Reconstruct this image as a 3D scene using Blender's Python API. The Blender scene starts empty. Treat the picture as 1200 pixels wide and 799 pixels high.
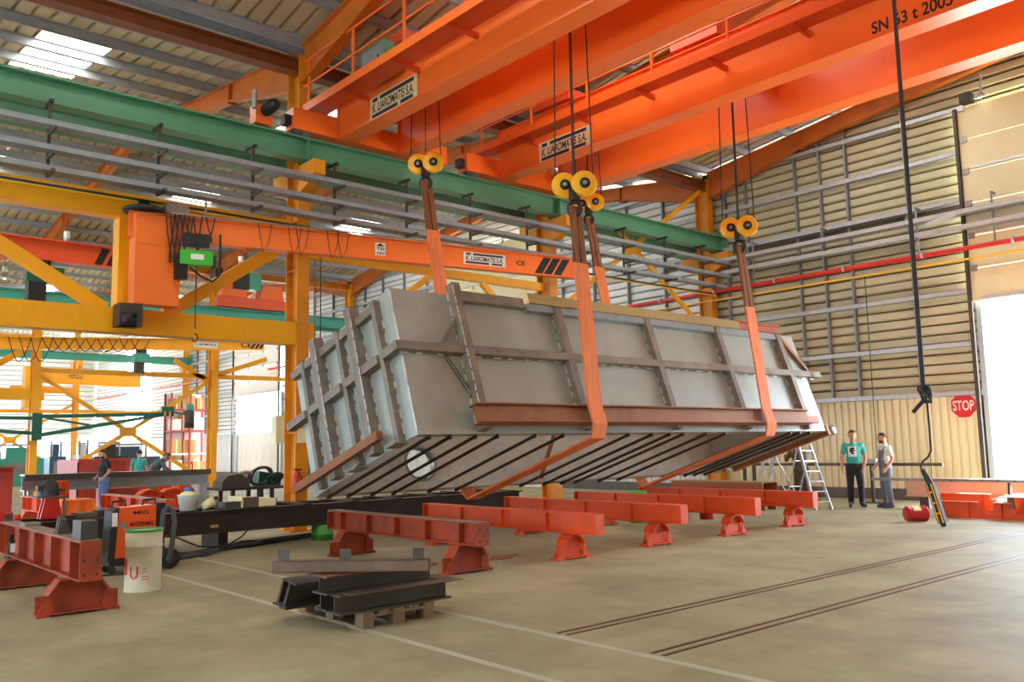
import bpy, bmesh, math, random
from mathutils import Vector, Matrix
from mathutils.bvhtree import BVHTree
random.seed(11)
sc = bpy.context.scene
col = sc.collection
R_ = math.radians

# ------------------------------------------------------------------ camera
F_PX, CAM_H = 1017.57, 1.6
YAW, PITCH, ROLL = R_(-48.711), R_(6.813), R_(-1.144)
fwd = Vector((math.sin(YAW)*math.cos(PITCH), math.cos(YAW)*math.cos(PITCH), math.sin(PITCH)))
rgt = Vector((math.cos(YAW), -math.sin(YAW), 0)); upv = rgt.cross(fwd)
CR = rgt*math.cos(ROLL) + upv*math.sin(ROLL)
CU = -rgt*math.sin(ROLL) + upv*math.cos(ROLL)
cam = bpy.data.cameras.new('camera'); cam_o = bpy.data.objects.new('camera', cam); col.objects.link(cam_o)
cam.sensor_width = 36; cam.sensor_fit = 'HORIZONTAL'; cam.lens = F_PX/1200*36; cam.clip_end = 500; cam.clip_start = .05
m = Matrix((CR, CU, -fwd)).transposed().to_4x4(); m.translation = (0, 0, CAM_H); cam_o.matrix_world = m
sc.camera = cam_o

# ------------------------------------------------------------------ light
world = bpy.data.worlds.new('world'); sc.world = world; world.use_nodes = True
bg = world.node_tree.nodes['Background']; bg.inputs[0].default_value = (.70, .85, 1, 1); bg.inputs[1].default_value = 21.0
SKYLIGHT = 12.5
def sun(energy, direction, angle):
    l = bpy.data.lights.new('sun', 'SUN'); l.energy = energy; l.angle = R_(angle); l.color = (1, .95, .86)
    o = bpy.data.objects.new('sun', l); col.objects.link(o)
    o.rotation_euler = Vector(direction).to_track_quat('-Z', 'Y').to_euler(); o.location = (0, 40, 40)
sun(48.0, (.12, -.95, -1.12), 1.0)
vs = sc.view_settings; vs.view_transform = 'Standard'; vs.look = 'None'; vs.exposure = 0.08; vs.gamma = 1; vs.use_curve_mapping = False
sc.cycles.max_bounces = 8; sc.cycles.diffuse_bounces = 5; sc.cycles.glossy_bounces = 3
sc.cycles.sample_clamp_indirect = 6; sc.cycles.use_denoising = True

# ------------------------------------------------------------------ pixel helpers (photo pixel + a known plane -> place)
def ray(x, y): return CR*(x-600) - CU*(y-399.5) + fwd*F_PX
ORI = Vector((0, 0, CAM_H))
def hit(x, y, ax, v):
    d = ray(x, y); return ORI + d*((v-ORI[ax])/d[ax])
def hitp(x, y, p0, n):
    d = ray(x, y); return ORI + d*((Vector(p0)-ORI).dot(n)/d.dot(n))

# ------------------------------------------------------------------ materials
def lin(c): return tuple(((v/255)/12.92 if v/255 <= .04045 else ((v/255+.055)/1.055)**2.4) for v in c)
MATS = {}
def mat(name, rgb, rough=.55, metal=0, var=.12, scale=2.5, dirt=None, damt=.35, dscale=1.2, bump=0, bscale=60, spec=.5, stretch=None):
    mt = bpy.data.materials.new(name); mt.use_nodes = True; nt = mt.node_tree; N = nt.nodes; L = nt.links
    b = N['Principled BSDF']; b.inputs['Roughness'].default_value = rough; b.inputs['Metallic'].default_value = metal
    b.inputs['Specular IOR Level'].default_value = spec
    tc = N.new('ShaderNodeTexCoord'); vec = tc.outputs['Object']
    if stretch:
        mp = N.new('ShaderNodeMapping'); mp.inputs['Scale'].default_value = stretch; L.new(vec, mp.inputs[0]); vec = mp.outputs[0]
    n1 = N.new('ShaderNodeTexNoise'); n1.inputs['Scale'].default_value = scale; n1.inputs['Detail'].default_value = 6; n1.inputs['Roughness'].default_value = .65
    L.new(vec, n1.inputs['Vector'])
    cr = N.new('ShaderNodeValToRGB'); c = lin(rgb)
    cr.color_ramp.elements[0].position = .3; cr.color_ramp.elements[1].position = .7
    cr.color_ramp.elements[0].color = (*[v*(1-var) for v in c], 1); cr.color_ramp.elements[1].color = (*[min(1, v*(1+var)) for v in c], 1)
    L.new(n1.outputs['Fac'], cr.inputs[0]); out = cr.outputs[0]
    if dirt:
        n2 = N.new('ShaderNodeTexNoise'); n2.inputs['Scale'].default_value = dscale; n2.inputs['Detail'].default_value = 9; n2.inputs['Roughness'].default_value = .7
        L.new(vec, n2.inputs['Vector'])
        r2 = N.new('ShaderNodeValToRGB'); r2.color_ramp.elements[0].position = .45; r2.color_ramp.elements[1].position = .72
        r2.color_ramp.elements[0].color = (0, 0, 0, 1); r2.color_ramp.elements[1].color = (damt, damt, damt, 1)
        L.new(n2.outputs['Fac'], r2.inputs[0])
        mx = N.new('ShaderNodeMix'); mx.data_type = 'RGBA'; L.new(r2.outputs[0], mx.inputs[0]); L.new(out, mx.inputs[6])
        mx.inputs[7].default_value = (*lin(dirt), 1); out = mx.outputs[2]
    L.new(out, b.inputs['Base Color'])
    if bump:
        n3 = N.new('ShaderNodeTexNoise'); n3.inputs['Scale'].default_value = bscale; n3.inputs['Detail'].default_value = 5; L.new(vec, n3.inputs['Vector'])
        bp = N.new('ShaderNodeBump'); bp.inputs['Strength'].default_value = bump; bp.inputs['Distance'].default_value = .01
        L.new(n3.outputs['Fac'], bp.inputs['Height']); L.new(bp.outputs[0], b.inputs['Normal'])
    MATS[name] = mt; return mt
def emit(name, rgb, s):
    mt = bpy.data.materials.new(name); mt.use_nodes = True; nt = mt.node_tree
    b = nt.nodes['Principled BSDF']; b.inputs['Base Color'].default_value = (*lin(rgb), 1)
    b.inputs['Emission Color'].default_value = (*lin(rgb), 1); b.inputs['Emission Strength'].default_value = s
    MATS[name] = mt
mat('concrete', (160, 151, 121), .62, var=.2, scale=.55, dirt=(104, 98, 82), damt=.6, dscale=.8, bump=.12, bscale=35, spec=.18)
mat('joint', (172, 170, 154), .5, var=.1, scale=3)
mat('railsteel', (92, 60, 42), .5, .4, var=.25, scale=6)
mat('apron', (205, 200, 190), .8, var=.08, scale=.6)
mat('cladding', (188, 181, 150), .5, var=.06, scale=1.5, dirt=(150, 138, 104), damt=.3, dscale=1.6)
mat('cladding_pale', (224, 226, 226), .5, var=.05, scale=1)
mat('lower_panel', (230, 221, 184), .45, var=.03, scale=1.2)
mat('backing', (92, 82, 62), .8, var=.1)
mat('curb', (96, 92, 86), .8, var=.15)
mat('galv', (186, 190, 195), .4, .25, var=.14, scale=9)
mat('galv_dull', (140, 145, 150), .5, .3, var=.16, scale=7)
mat('roofsheet', (206, 190, 156), .55, var=.08, scale=1.2, dirt=(120, 100, 75), damt=.25, dscale=.7)
mat('purlin', (172, 176, 182), .42, .2, var=.12, scale=5)
mat('rafter', (205, 108, 28), .5, var=.12, scale=1.5, dirt=(120, 62, 25), damt=.4)
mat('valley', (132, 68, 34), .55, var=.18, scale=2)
mat('column', (222, 140, 18), .45, var=.1, scale=1.8, dirt=(125, 72, 22), damt=.5, dscale=1.5)
mat('yellow', (247, 172, 14), .4, var=.05, scale=1.5, dirt=(200, 120, 15), damt=.25, dscale=1.4)
mat('green', (84, 142, 108), .42, var=.08, scale=1.2, dirt=(58, 92, 74), damt=.35, dscale=1)
mat('teal', (70, 160, 140), .42, var=.08, scale=1.2)
mat('green_dark', (24, 88, 62), .4, var=.1)
mat('green_hoist', (60, 185, 50), .4, var=.1)
mat('crane', (244, 112, 40), .3, var=.06, scale=.8, dirt=(226, 92, 34), damt=.3, dscale=.9)
mat('crane_red', (222, 82, 36), .42, var=.1, scale=1.2)
mat('jib', (246, 120, 44), .4, var=.05, scale=1)
mat('stand', (228, 82, 24), .48, var=.12, scale=2.2, dirt=(160, 56, 20), damt=.4, dscale=2)
mat('stand_old', (164, 60, 26), .6, var=.28, scale=3.5, dirt=(70, 46, 36), damt=.85, dscale=2.6, bump=.15)
mat('stand_top', (128, 112, 96), .6, .2, var=.2, scale=5)
mat('tank', (158, 158, 150), .42, .1, var=.1, scale=1.1, dirt=(128, 124, 114), damt=.5, dscale=1.2, bump=.05)
mat('tank_end', (160, 166, 160), .45, .1, var=.1, scale=1.3, dirt=(108, 106, 98), damt=.4)
mat('tank_bottom', (186, 183, 174), .5, 0, var=.16, scale=2.4, dirt=(140, 132, 126), damt=.5, dscale=2)
mat('rib', (128, 114, 102), .55, .1, var=.2, scale=4, dirt=(78, 62, 52), damt=.6, dscale=3)
mat('weld', (208, 205, 196), .4, .5, var=.2, scale=20)
mat('rod', (58, 48, 44), .5, .4, var=.2)
mat('rust', (146, 88, 48), .62, .2, var=.18, scale=4, dirt=(95, 52, 32), damt=.5, dscale=3)
mat('pale_steel', (206, 170, 142), .55, var=.1, scale=4)
mat('rust_red', (168, 88, 62), .6, .1, var=.12, scale=5)
mat('timber', (164, 136, 84), .7, var=.2, scale=5, dirt=(110, 80, 42), damt=.6, dscale=5, stretch=(1, .2, 1))
mat('sling', (228, 122, 66), .75, var=.12, scale=7, dirt=(140, 78, 52), damt=.5, dscale=5, stretch=(1, 4, .4), bump=.3, bscale=30)
mat('sling_dirty', (132, 78, 42), .8, var=.35, scale=9, dirt=(62, 42, 28), damt=.8, dscale=8, stretch=(1, 5, .3), bump=.3)
mat('black', (26, 26, 28), .5, var=.2)
mat('rubber', (38, 40, 44), .6, var=.2)
mat('hose', (70, 74, 80), .6, var=.15)
mat('steel_dark', (76, 69, 62), .48, .2, var=.2, scale=5, dirt=(40, 34, 30), damt=.5)
mat('steel_brown', (112, 88, 72), .55, .2, var=.28, scale=4, dirt=(48, 36, 30), damt=.7)
mat('steel_light', (150, 150, 148), .35, .6, var=.15)
mat('bench', (62, 46, 38), .6, .25, var=.3, scale=3, dirt=(32, 26, 24), damt=.6)
mat('alu', (205, 208, 214), .3, .7, var=.08)
mat('sheave', (248, 178, 20), .35, var=.06)
mat('white', (236, 234, 228), .5, var=.04)
mat('cream_plate', (226, 205, 158), .45, var=.05)
mat('navy', (28, 34, 62), .5, var=.05)
mat('blackpaint', (20, 18, 18), .6, var=.05)
mat('signred', (206, 28, 36), .4, var=.04)
mat('pipe_red', (206, 40, 34), .35, var=.06)
mat('pipe_yellow', (240, 190, 40), .35, var=.06)
mat('door', (232, 221, 180), .45, var=.04, scale=1, dirt=(205, 185, 130), damt=.15)
mat('door_frame', (176, 196, 212), .4, .2, var=.05)
mat('drum', (205, 196, 168), .5, var=.08, scale=3, dirt=(140, 125, 95), damt=.4, dscale=4)
mat('drum_green', (70, 150, 60), .45, var=.1)
mat('welder', (236, 88, 28), .38, var=.04)
mat('pail', (186, 30, 36), .35, var=.12, scale=8)
mat('cardboard', (196, 148, 96), .75, var=.12)
mat('container', (186, 66, 54), .5, var=.12)
mat('shelf_red', (176, 60, 58), .5, var=.1)
mat('wood_pallet', (128, 104, 74), .8, var=.25, scale=6, dirt=(74, 58, 40), damt=.6, dscale=5)
mat('skin', (206, 150, 122), .55, var=.06)
mat('hair', (48, 37, 31), .7, var=.2)
mat('teal_shirt', (58, 176, 168), .8, var=.08, scale=6)
mat('white_shirt', (228, 226, 224), .8, var=.05, scale=6)
mat('black_shirt', (34, 36, 40), .8, var=.15, scale=6)
mat('grey_shirt', (92, 98, 108), .8, var=.12, scale=6)
mat('dark_trousers', (36, 38, 48), .85, var=.2, scale=6)
mat('grey_overall', (108, 116, 132), .85, var=.15, scale=6)
mat('jeans', (98, 128, 188), .85, var=.15, scale=6)
mat('brown_cloth', (88, 72, 60), .85, var=.15, scale=6)
mat('shoe', (60, 66, 80), .6, var=.2)
mat('blue_cloth', (70, 110, 190), .8, var=.15)
mat('car_blue', (60, 90, 120), .35, var=.15)
mat('paper', (236, 224, 170), .7, var=.06)
mat('plastic_clear', (222, 222, 218), .35, var=.04)
mat('lamp_metal', (200, 202, 205), .3, .6, var=.05)
gm = bpy.data.materials.new('glass'); gm.use_nodes = True; nt_ = gm.node_tree; nt_.nodes.clear()
o_ = nt_.nodes.new('ShaderNodeOutputMaterial'); mx_ = nt_.nodes.new('ShaderNodeMixShader'); t_ = nt_.nodes.new('ShaderNodeBsdfTransparent'); g_ = nt_.nodes.new('ShaderNodeBsdfGlossy')
t_.inputs[0].default_value = (.93, .96, .96, 1); g_.inputs['Roughness'].default_value = .05; mx_.inputs[0].default_value = .06
nt_.links.new(t_.outputs[0], mx_.inputs[1]); nt_.links.new(g_.outputs[0], mx_.inputs[2]); nt_.links.new(mx_.outputs[0], o_.inputs[0]); MATS['glass'] = gm
emit('skylight', (255, 253, 244), SKYLIGHT)
emit('bulb', (255, 246, 225), 12)

# ------------------------------------------------------------------ mesh builder
class MB:
    def __init__(s, T=None): s.v = []; s.f = []; s.T = T; s.sm = []
    def add(s, vs, fs, smooth=False):
        o = len(s.v)
        for p in vs: s.v.append(s.T(*p) if s.T else Vector(p))
        for f in fs: s.f.append(tuple(i+o for i in f)); s.sm.append(smooth)
        return s
    def box(s, x0, x1, y0, y1, z0, z1):
        return s.add([(x, y, z) for z in (z0, z1) for y in (y0, y1) for x in (x0, x1)],
                     [(0, 2, 3, 1), (4, 5, 7, 6), (0, 1, 5, 4), (2, 6, 7, 3), (0, 4, 6, 2), (1, 3, 7, 5)])
    def prism(s, poly, ax, a, b):
        n = len(poly); P = []
        for t in (a, b):
            for (p, q) in poly:
                P.append((t, p, q) if ax == 0 else (p, t, q) if ax == 1 else (p, q, t))
        return s.add(P, [tuple(range(n))[::-1], tuple(range(n, 2*n))] + [(i, (i+1) % n, n+(i+1) % n, n+i) for i in range(n)])
    def frame(s, p, q, up=(0, 0, 1)):
        p = Vector(p); q = Vector(q); d = (q-p).normalized(); u = Vector(up)
        if abs(d.dot(u)) > .98: u = Vector((1, 0, 0)) if abs(d.x) < .9 else Vector((0, 1, 0))
        a = d.cross(u).normalized(); return p, q, d, a, a.cross(d)
    def bar(s, p, q, w, h, up=(0, 0, 1), oa=0, ou=0):
        p, q, d, a, u = s.frame(p, q, up); p = p+a*oa+u*ou; q = q+a*oa+u*ou
        return s.add([tuple(c+a*(i*w/2)+u*(j*h/2)) for c in (p, q) for (i, j) in ((-1, -1), (1, -1), (1, 1), (-1, 1))],
                     [(3, 2, 1, 0), (4, 5, 6, 7)] + [(i, (i+1) % 4, 4+(i+1) % 4, 4+i) for i in range(4)])
    def ibeam(s, p, q, b, h, tf=.025, tw=.015, up=(0, 0, 1)):
        s.bar(p, q, tw, h-2*tf, up); s.bar(p, q, b, tf, up, 0, h/2-tf/2); s.bar(p, q, b, tf, up, 0, -h/2+tf/2); return s
    def chan(s, p, q, b, h, t=.012, up=(0, 0, 1), side=1):
        s.bar(p, q, t, h, up, -side*(b/2-t/2), 0); s.bar(p, q, b, t, up, 0, h/2-t/2); s.bar(p, q, b, t, up, 0, -h/2+t/2); return s
    def tube(s, p, q, r, n=10, r2=None, caps=True):
        r2 = r if r2 is None else r2
        p, q, d, a, u = s.frame(p, q)
        V = [tuple(c+(a*math.cos(t*2*math.pi/n)+u*math.sin(t*2*math.pi/n))*rr) for c, rr in ((p, r), (q, r2)) for t in range(n)]
        s.add(V, [(i, (i+1) % n, n+(i+1) % n, n+i) for i in range(n)], True)
        if caps: s.add(V, [tuple(range(n))[::-1], tuple(range(n, 2*n))])
        return s
    def path(s, pts, r, n=8):
        pts = [Vector(p) for p in pts]; V = []; up = Vector((.13, .21, 1)).normalized()
        for i, p in enumerate(pts):
            d = (pts[min(i+1, len(pts)-1)]-pts[max(i-1, 0)]).normalized()
            a = d.cross(up)
            if a.length < .05: a = d.cross(Vector((1, 0, .1)))
            a.normalize(); u = a.cross(d); up = u
            V += [tuple(p+(a*math.cos(t*2*math.pi/n)+u*math.sin(t*2*math.pi/n))*r) for t in range(n)]
        Fs = [(k*n+i, k*n+(i+1) % n, (k+1)*n+(i+1) % n, (k+1)*n+i) for k in range(len(pts)-1) for i in range(n)]
        s.add(V, Fs, True); s.add(V, [tuple(range(n))[::-1], tuple(range((len(pts)-1)*n, len(pts)*n))]); return s
    def lathe(s, prof, c, axis=(0, 0, 1), n=24, cap=True):
        c = Vector(c); ax = Vector(axis).normalized(); t = Vector((1, 0, 0)) if abs(ax.x) < .8 else Vector((0, 1, 0))
        a = ax.cross(t).normalized(); b = ax.cross(a); V = []
        for (r, h) in prof: V += [tuple(c+ax*h+(a*math.cos(i*2*math.pi/n)+b*math.sin(i*2*math.pi/n))*r) for i in range(n)]
        s.add(V, [(k*n+i, k*n+(i+1) % n, (k+1)*n+(i+1) % n, (k+1)*n+i) for k in range(len(prof)-1) for i in range(n)], True)
        if cap: s.add(V, [tuple(range(n))[::-1], tuple(range((len(prof)-1)*n, len(prof)*n))])
        return s
    def ball(s, c, r, n=10, sc_=(1, 1, 1)):
        V = []; c = Vector(c)
        for k in range(n//2+1):
            th = math.pi*k/(n//2)
            V += [(c.x+r*sc_[0]*math.sin(th)*math.cos(2*math.pi*i/n), c.y+r*sc_[1]*math.sin(th)*math.sin(2*math.pi*i/n), c.z+r*sc_[2]*math.cos(th)) for i in range(n)]
        return s.add(V, [(k*n+i, (k+1)*n+i, (k+1)*n+(i+1) % n, k*n+(i+1) % n) for k in range(n//2) for i in range(n)], True)
    def strip(s, pts, side, w, t):
        # flat band along pts, width along 'side', thickness t
        side = Vector(side).normalized(); pts = [Vector(p) for p in pts]; V = []
        for i, p in enumerate(pts):
            d = (pts[min(i+1, len(pts)-1)]-pts[max(i-1, 0)]).normalized(); nn = d.cross(side).normalized()
            V += [tuple(p+side*(a*w/2)+nn*(b*t/2)) for a, b in ((-1, -1), (1, -1), (1, 1), (-1, 1))]
        n = 4
        Fs = [(k*n+i, k*n+(i+1) % n, (k+1)*n+(i+1) % n, (k+1)*n+i) for k in range(len(pts)-1) for i in range(n)]
        return s.add(V, Fs + [(3, 2, 1, 0), tuple((len(pts)-1)*n+i for i in range(4))])
    def build(s, name, mt, parent=None, origin=None, **tags):
        me = bpy.data.meshes.new(name)
        off = parent_loc(parent) if parent else (Vector(origin) if origin else base_of(s.v))
        me.from_pydata([v-off for v in s.v], [], s.f)
        me.polygons.foreach_set('use_smooth', s.sm)
        bm = bmesh.new(); bm.from_mesh(me); bmesh.ops.recalc_face_normals(bm, faces=bm.faces); bm.to_mesh(me); bm.free()
        me.materials.append(MATS[mt]); o = bpy.data.objects.new(name, me); col.objects.link(o)
        if parent: o.parent = parent
        else: o.location = off
        for k, v in tags.items(): o[k] = v
        return o
def base_of(vs):
    return Vector(((min(v.x for v in vs)+max(v.x for v in vs))/2, (min(v.y for v in vs)+max(v.y for v in vs))/2, min(v.z for v in vs)))
def parent_loc(p):
    L = Vector((0, 0, 0))
    while p: L = L+p.location; p = p.parent
    return L
def thing(name, loc, label, cat, group=None, kind=None):
    o = bpy.data.objects.new(name, None); col.objects.link(o); o.location = loc; o.empty_display_size = .2
    o['label'] = label; o['category'] = cat
    if group: o['group'] = group
    if kind: o['kind'] = kind
    return o
def tag(o, label, cat, group=None, kind=None):
    o['label'] = label; o['category'] = cat
    if group: o['group'] = group
    if kind: o['kind'] = kind
    return o
def share(o, parent, off):
    c = o.copy(); c.parent = parent; c.location = o.location+Vector(off); col.objects.link(c); return c
def copy_tree(o, delta=(0, 0, 0), parent=None):
    c = o.copy(); col.objects.link(c); c.parent = parent
    if parent is None: c.location = o.location+Vector(delta)
    for ch in list(o.children): copy_tree(ch, parent=c)
    return c
def box(name, mt, parent, *a, **k): return MB().box(*a).build(name, mt, parent, **k)
def text(name, s, mt, parent, o, xd, yd, w, h, depth=.004, shear=0, bold=.022):
    cu = bpy.data.curves.new('t', 'FONT'); cu.body = s; cu.size = 1; cu.extrude = 0
    cu.shear = shear; cu.offset = bold
    ob = bpy.data.objects.new('t', cu); col.objects.link(ob)
    dg = bpy.context.evaluated_depsgraph_get(); me = bpy.data.meshes.new_from_object(ob.evaluated_get(dg))
    bpy.data.objects.remove(ob); bpy.data.curves.remove(cu)
    xs = [v.co.x for v in me.vertices]; ys = [v.co.y for v in me.vertices]
    x0, x1, y0, y1 = min(xs), max(xs), min(ys), max(ys); xd = Vector(xd); yd = Vector(yd); nn = xd.cross(yd).normalized()
    off = parent_loc(parent)
    for v in me.vertices:
        v.co = Vector(o)+xd*((v.co.x-x0)/(x1-x0)*w)+yd*((v.co.y-y0)/(y1-y0)*h)+nn*depth-off
    me.name = name; me.materials.clear(); me.materials.append(MATS[mt])
    ob = bpy.data.objects.new(name, me); col.objects.link(ob); ob.parent = parent; return ob

# ================================================================== SETTING
YW = 22.5
BAYC = [-5.25, -26.75, -48.25, -69.75]; HB = 10.75
Y_OPEN = -12.6
def zroof(X):
    c = min(BAYC, key=lambda b: abs(X-b)); return 10.05+.13*(HB-min(HB, abs(X-c)))
floor = tag(MB().box(-81, 6, Y_OPEN-3, YW+.12, -.15, 0).build('floor', 'concrete', origin=(0, 0, 0)), 'worn beige concrete workshop floor', 'floor', kind='structure')
box('joint_strip', 'joint', floor, -40, 6, 4.185, 4.255, -.01, .003)
box('joint_strip', 'joint', floor, -40, 6, 5.16, 5.24, -.01, .003)
for X in (-5.46, -4.43):
    for d in (-.055, .055):
        box('rail', 'railsteel', floor, X+d-.018, X+d+.018, 5.3, YW, -.01, .004)
ground = tag(MB().box(-130, 60, YW+.12, 120, -.16, -.01).build('ground', 'apron', origin=(0, 40, -.16)), 'pale sunlit concrete yard outside the open doors', 'ground', kind='structure')

# ---- gable wall: backing with three door openings, one liner tray per row on it
DOORH, DOORT, DW = 4.84, 9.7, 2.97
w = MB()
for c in BAYC:
    l, r = c-HB, c+HB
    w.prism([(l, 0), (c-DW, 0), (c-DW, zroof(c-DW)), (l, zroof(l))], 1, YW+.08, YW+.12)
    w.prism([(c+DW, 0), (r, 0), (r, zroof(r)), (c+DW, zroof(c+DW))], 1, YW+.08, YW+.12)
    w.prism([(c-DW, DOORT-.05), (c+DW, DOORT-.05), (c+DW, zroof(c+DW)), (c, zroof(c)), (c-DW, zroof(c-DW))], 1, YW+.08, YW+.12)
wall = w.build('wall_back', 'backing', origin=(0, YW, 0)); tag(wall, 'beige gable wall of horizontal ribbed cladding trays', 'wall', kind='structure')
PITCHZ = .25
def tray(x0, x1, z0, mt):
    h = PITCHZ
    MB().prism([(YW+.085, z0), (YW+.02, z0+.004), (YW-.02, z0+.04), (YW-.02, z0+h-.06), (YW+.01, z0+h-.036), (YW+.085, z0+h-.032)], 0, x0, x1).build('cladding_tray', mt, wall)
for bi, c in enumerate(BAYC):
    mt = 'cladding' if bi == 0 else 'cladding_pale'
    z = 2.66
    while z+PITCHZ < 11.3:
        zt = z+PITCHZ; X0 = c-HB; X1 = c+HB
        if zt > 10.0:
            inset = (zt-10.0)/.13; X0 += inset; X1 -= inset
        if X1-X0 > .5:
            if zt < DOORT:
                tray(X0, c-DW-.06, z, mt)
                if bi: tray(c+DW+.06, X1, z, mt)
            elif X0 < c-DW: tray(X0, X1, z, mt)
        z += PITCHZ
# lower ribbed panels under the first girt
prof = []
def lower_panel(x0, n, mt):
    P = []
    for i in range(n):
        a = x0+i*.2
        P += [(a, YW+.03), (a+.045, YW+.03), (a+.06, YW-.02), (a+.185, YW-.02), (a+.2, YW+.03)]
    P += [(x0+n*.2, YW+.07), (x0, YW+.07)]
    return MB().prism(P, 2, .28, 2.6).build('lower_wall_panel', mt, wall)
p0 = lower_panel(-16.0, 5, 'lower_panel')
for k in range(1, 8): share(p0, wall, (k*1.0, 0, 0)) if k < 7 else lower_panel(-9.0, 3, 'lower_panel')
q0 = lower_panel(-37.4, 5, 'cladding_pale')
for k in range(1, 7): share(q0, wall, (k, 0, 0))
for k in range(7): share(q0, wall, (14+k, 0, 0))
for k in range(8): share(q0, wall, (-21.5+k, 0, 0))
for k in range(8): share(q0, wall, (-7.7-k+0, 0, 0))
for k in range(20): share(q0, wall, (-43+k, 0, 0))
tag(box('baseboard_back', 'curb', None, -81, -8.3, YW-.12, YW+.02, 0, .28), 'dark concrete curb at foot of gable wall', 'curb', kind='structure')
# girts, posts
for z, d in ((2.64, .16), (3.84, .14), (5.14, .14), (7.42, .2), (8.64, .14), (9.76, .14)):
    for (x0, x1) in ((-15.7, -8.28), (-37.3, -29.8), (-23.6, -16.3), (-59, -51.3), (-45.2, -37.7)):
        g = MB().chan((x0, YW-.02-d/2, z), (x1, YW-.02-d/2, z), d, .13, .012, side=-1)
        g.build('girt', 'galv', wall)
for px in (943, 973, 1005, 1077):
    X = hit(px, 440, 1, YW-.2).x
    MB().chan((X, YW-.09, 2.66), (X, YW-.09, zroof(X)-.35), .07, .1, .01, up=(0, 1, 0)).build('wall_post', 'galv_dull', wall)
for X in (-14.6, -15.35, -17.8, -19.4, -21, -22.6, -31.2, -33, -34.8, -36.4, -54.2, -56, -57.6, -39.5, -41.5, -43.5):
    MB().chan((X, YW-.09, 2.66), (X, YW-.09, zroof(X)-.35), .07, .1, .01, up=(0, 1, 0)).build('wall_post', 'galv_dull', wall)
# shade painted as dark strips under the 7.4 m girt
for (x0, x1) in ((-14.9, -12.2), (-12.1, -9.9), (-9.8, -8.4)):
    box('girt_shade_panel', 'backing', wall, x0, x1, YW-.05, YW-.03, 7.08, 7.34)
# ---- sectional doors: raised leaf above an open doorway
def sect_door(n, c, label, mt, bright):
    d = thing('door_%d' % n, (c, YW, 0), label, 'door', kind='structure')
    z = DOORH if bright else .02
    n = 6 if bright else 12
    hsec = (DOORT-z)/n
    for k in range(n):
        s_ = MB().box(c-DW-.1, c+DW+.1, YW-.26, YW-.2, z+.006, z+hsec-.006).build('door_section', mt, d)
        if k % 2 == 0: MB().box(c-DW+.15, c+DW-.1, YW-.3, YW-.25, z+.03, z+.1).build('stiffener', 'alu', s_)
        for X in (c-DW+.02, c+DW-.1): MB().box(X-.06, X+.08, YW-.31, YW-.26, z+hsec-.08, z+hsec+.06).build('hinge', 'steel_light', s_)
        for X in (c-DW+2.0, c-DW+3.9): MB().box(X, X+.1, YW-.29, YW-.26, z+hsec-.06, z+hsec+.04).build('hinge', 'timber', s_)
        z += hsec
    for s_ in (-1, 1):
        X = c+s_*(DW+.02)
        MB().box(X-.06, X+.06, YW-.1, YW+.14, 0, DOORH+.02).build('jamb', 'door_frame', d)
        MB().chan((X+s_*.1, YW-.3, 0), (X+s_*.1, YW-.3, DOORT), .09, .07, .012, up=(0, 1, 0)).build('guide_track', 'steel_dark', d)
    return d
sect_door(1, BAYC[0], 'cream sectional door raised over the bright doorway on the right', 'door', 1)
sect_door(2, BAYC[1], 'cream sectional door closed behind the hanging tank', 'door', 0)
sect_door(3, BAYC[2], 'white sectional door raised over bright doorway at far left', 'white', 1)

# ---- far side wall
wl = tag(MB().box(-80.75, -80.6, Y_OPEN, YW, 2.85, 10.1).build('wall_left', 'backing', origin=(-80.6, 0, 0)), 'far side wall of pale horizontal cladding at left edge', 'wall', kind='structure')
z = 2.9
while z < 9.9:
    MB().prism([(-80.6, z), (-80.54, z+.03), (-80.54, z+.32), (-80.6, z+.36)], 1, 0, YW-.1) if 0 else MB().add(
        [(-80.6, 0, z), (-80.52, 0, z+.03), (-80.52, 0, z+.33), (-80.6, 0, z+.37), (-80.6, YW-.1, z), (-80.52, YW-.1, z+.03), (-80.52, YW-.1, z+.33), (-80.6, YW-.1, z+.37)],
        [(0, 1, 2, 3), (7, 6, 5, 4), (0, 4, 5, 1), (1, 5, 6, 2), (2, 6, 7, 3), (3, 7, 4, 0)]).build('cladding_tray', 'cladding_pale', wl)
    z += .4
ORDW = ['first', 'second', 'third', 'fourth', 'fifth', 'sixth', 'seventh', 'eighth', 'ninth', 'tenth', 'eleventh']
for k in range(11):
    wn = tag(MB().box(-80.72, -80.53, k*2.04, k*2.04+2.0, 0, .9).build('window_%d' % (k+1), 'white'), ORDW[k]+' bright window of the far side wall from the left', 'window', kind='structure')
    MB().box(-80.7, -80.69, k*2.04+.05, k*2.04+1.95, .9, 2.85).build('pane', 'glass', wn); MB().box(-80.72, -80.6, k*2.04-.04, k*2.04+.05, .9, 2.85).build('mullion', 'white', wn)

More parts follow.
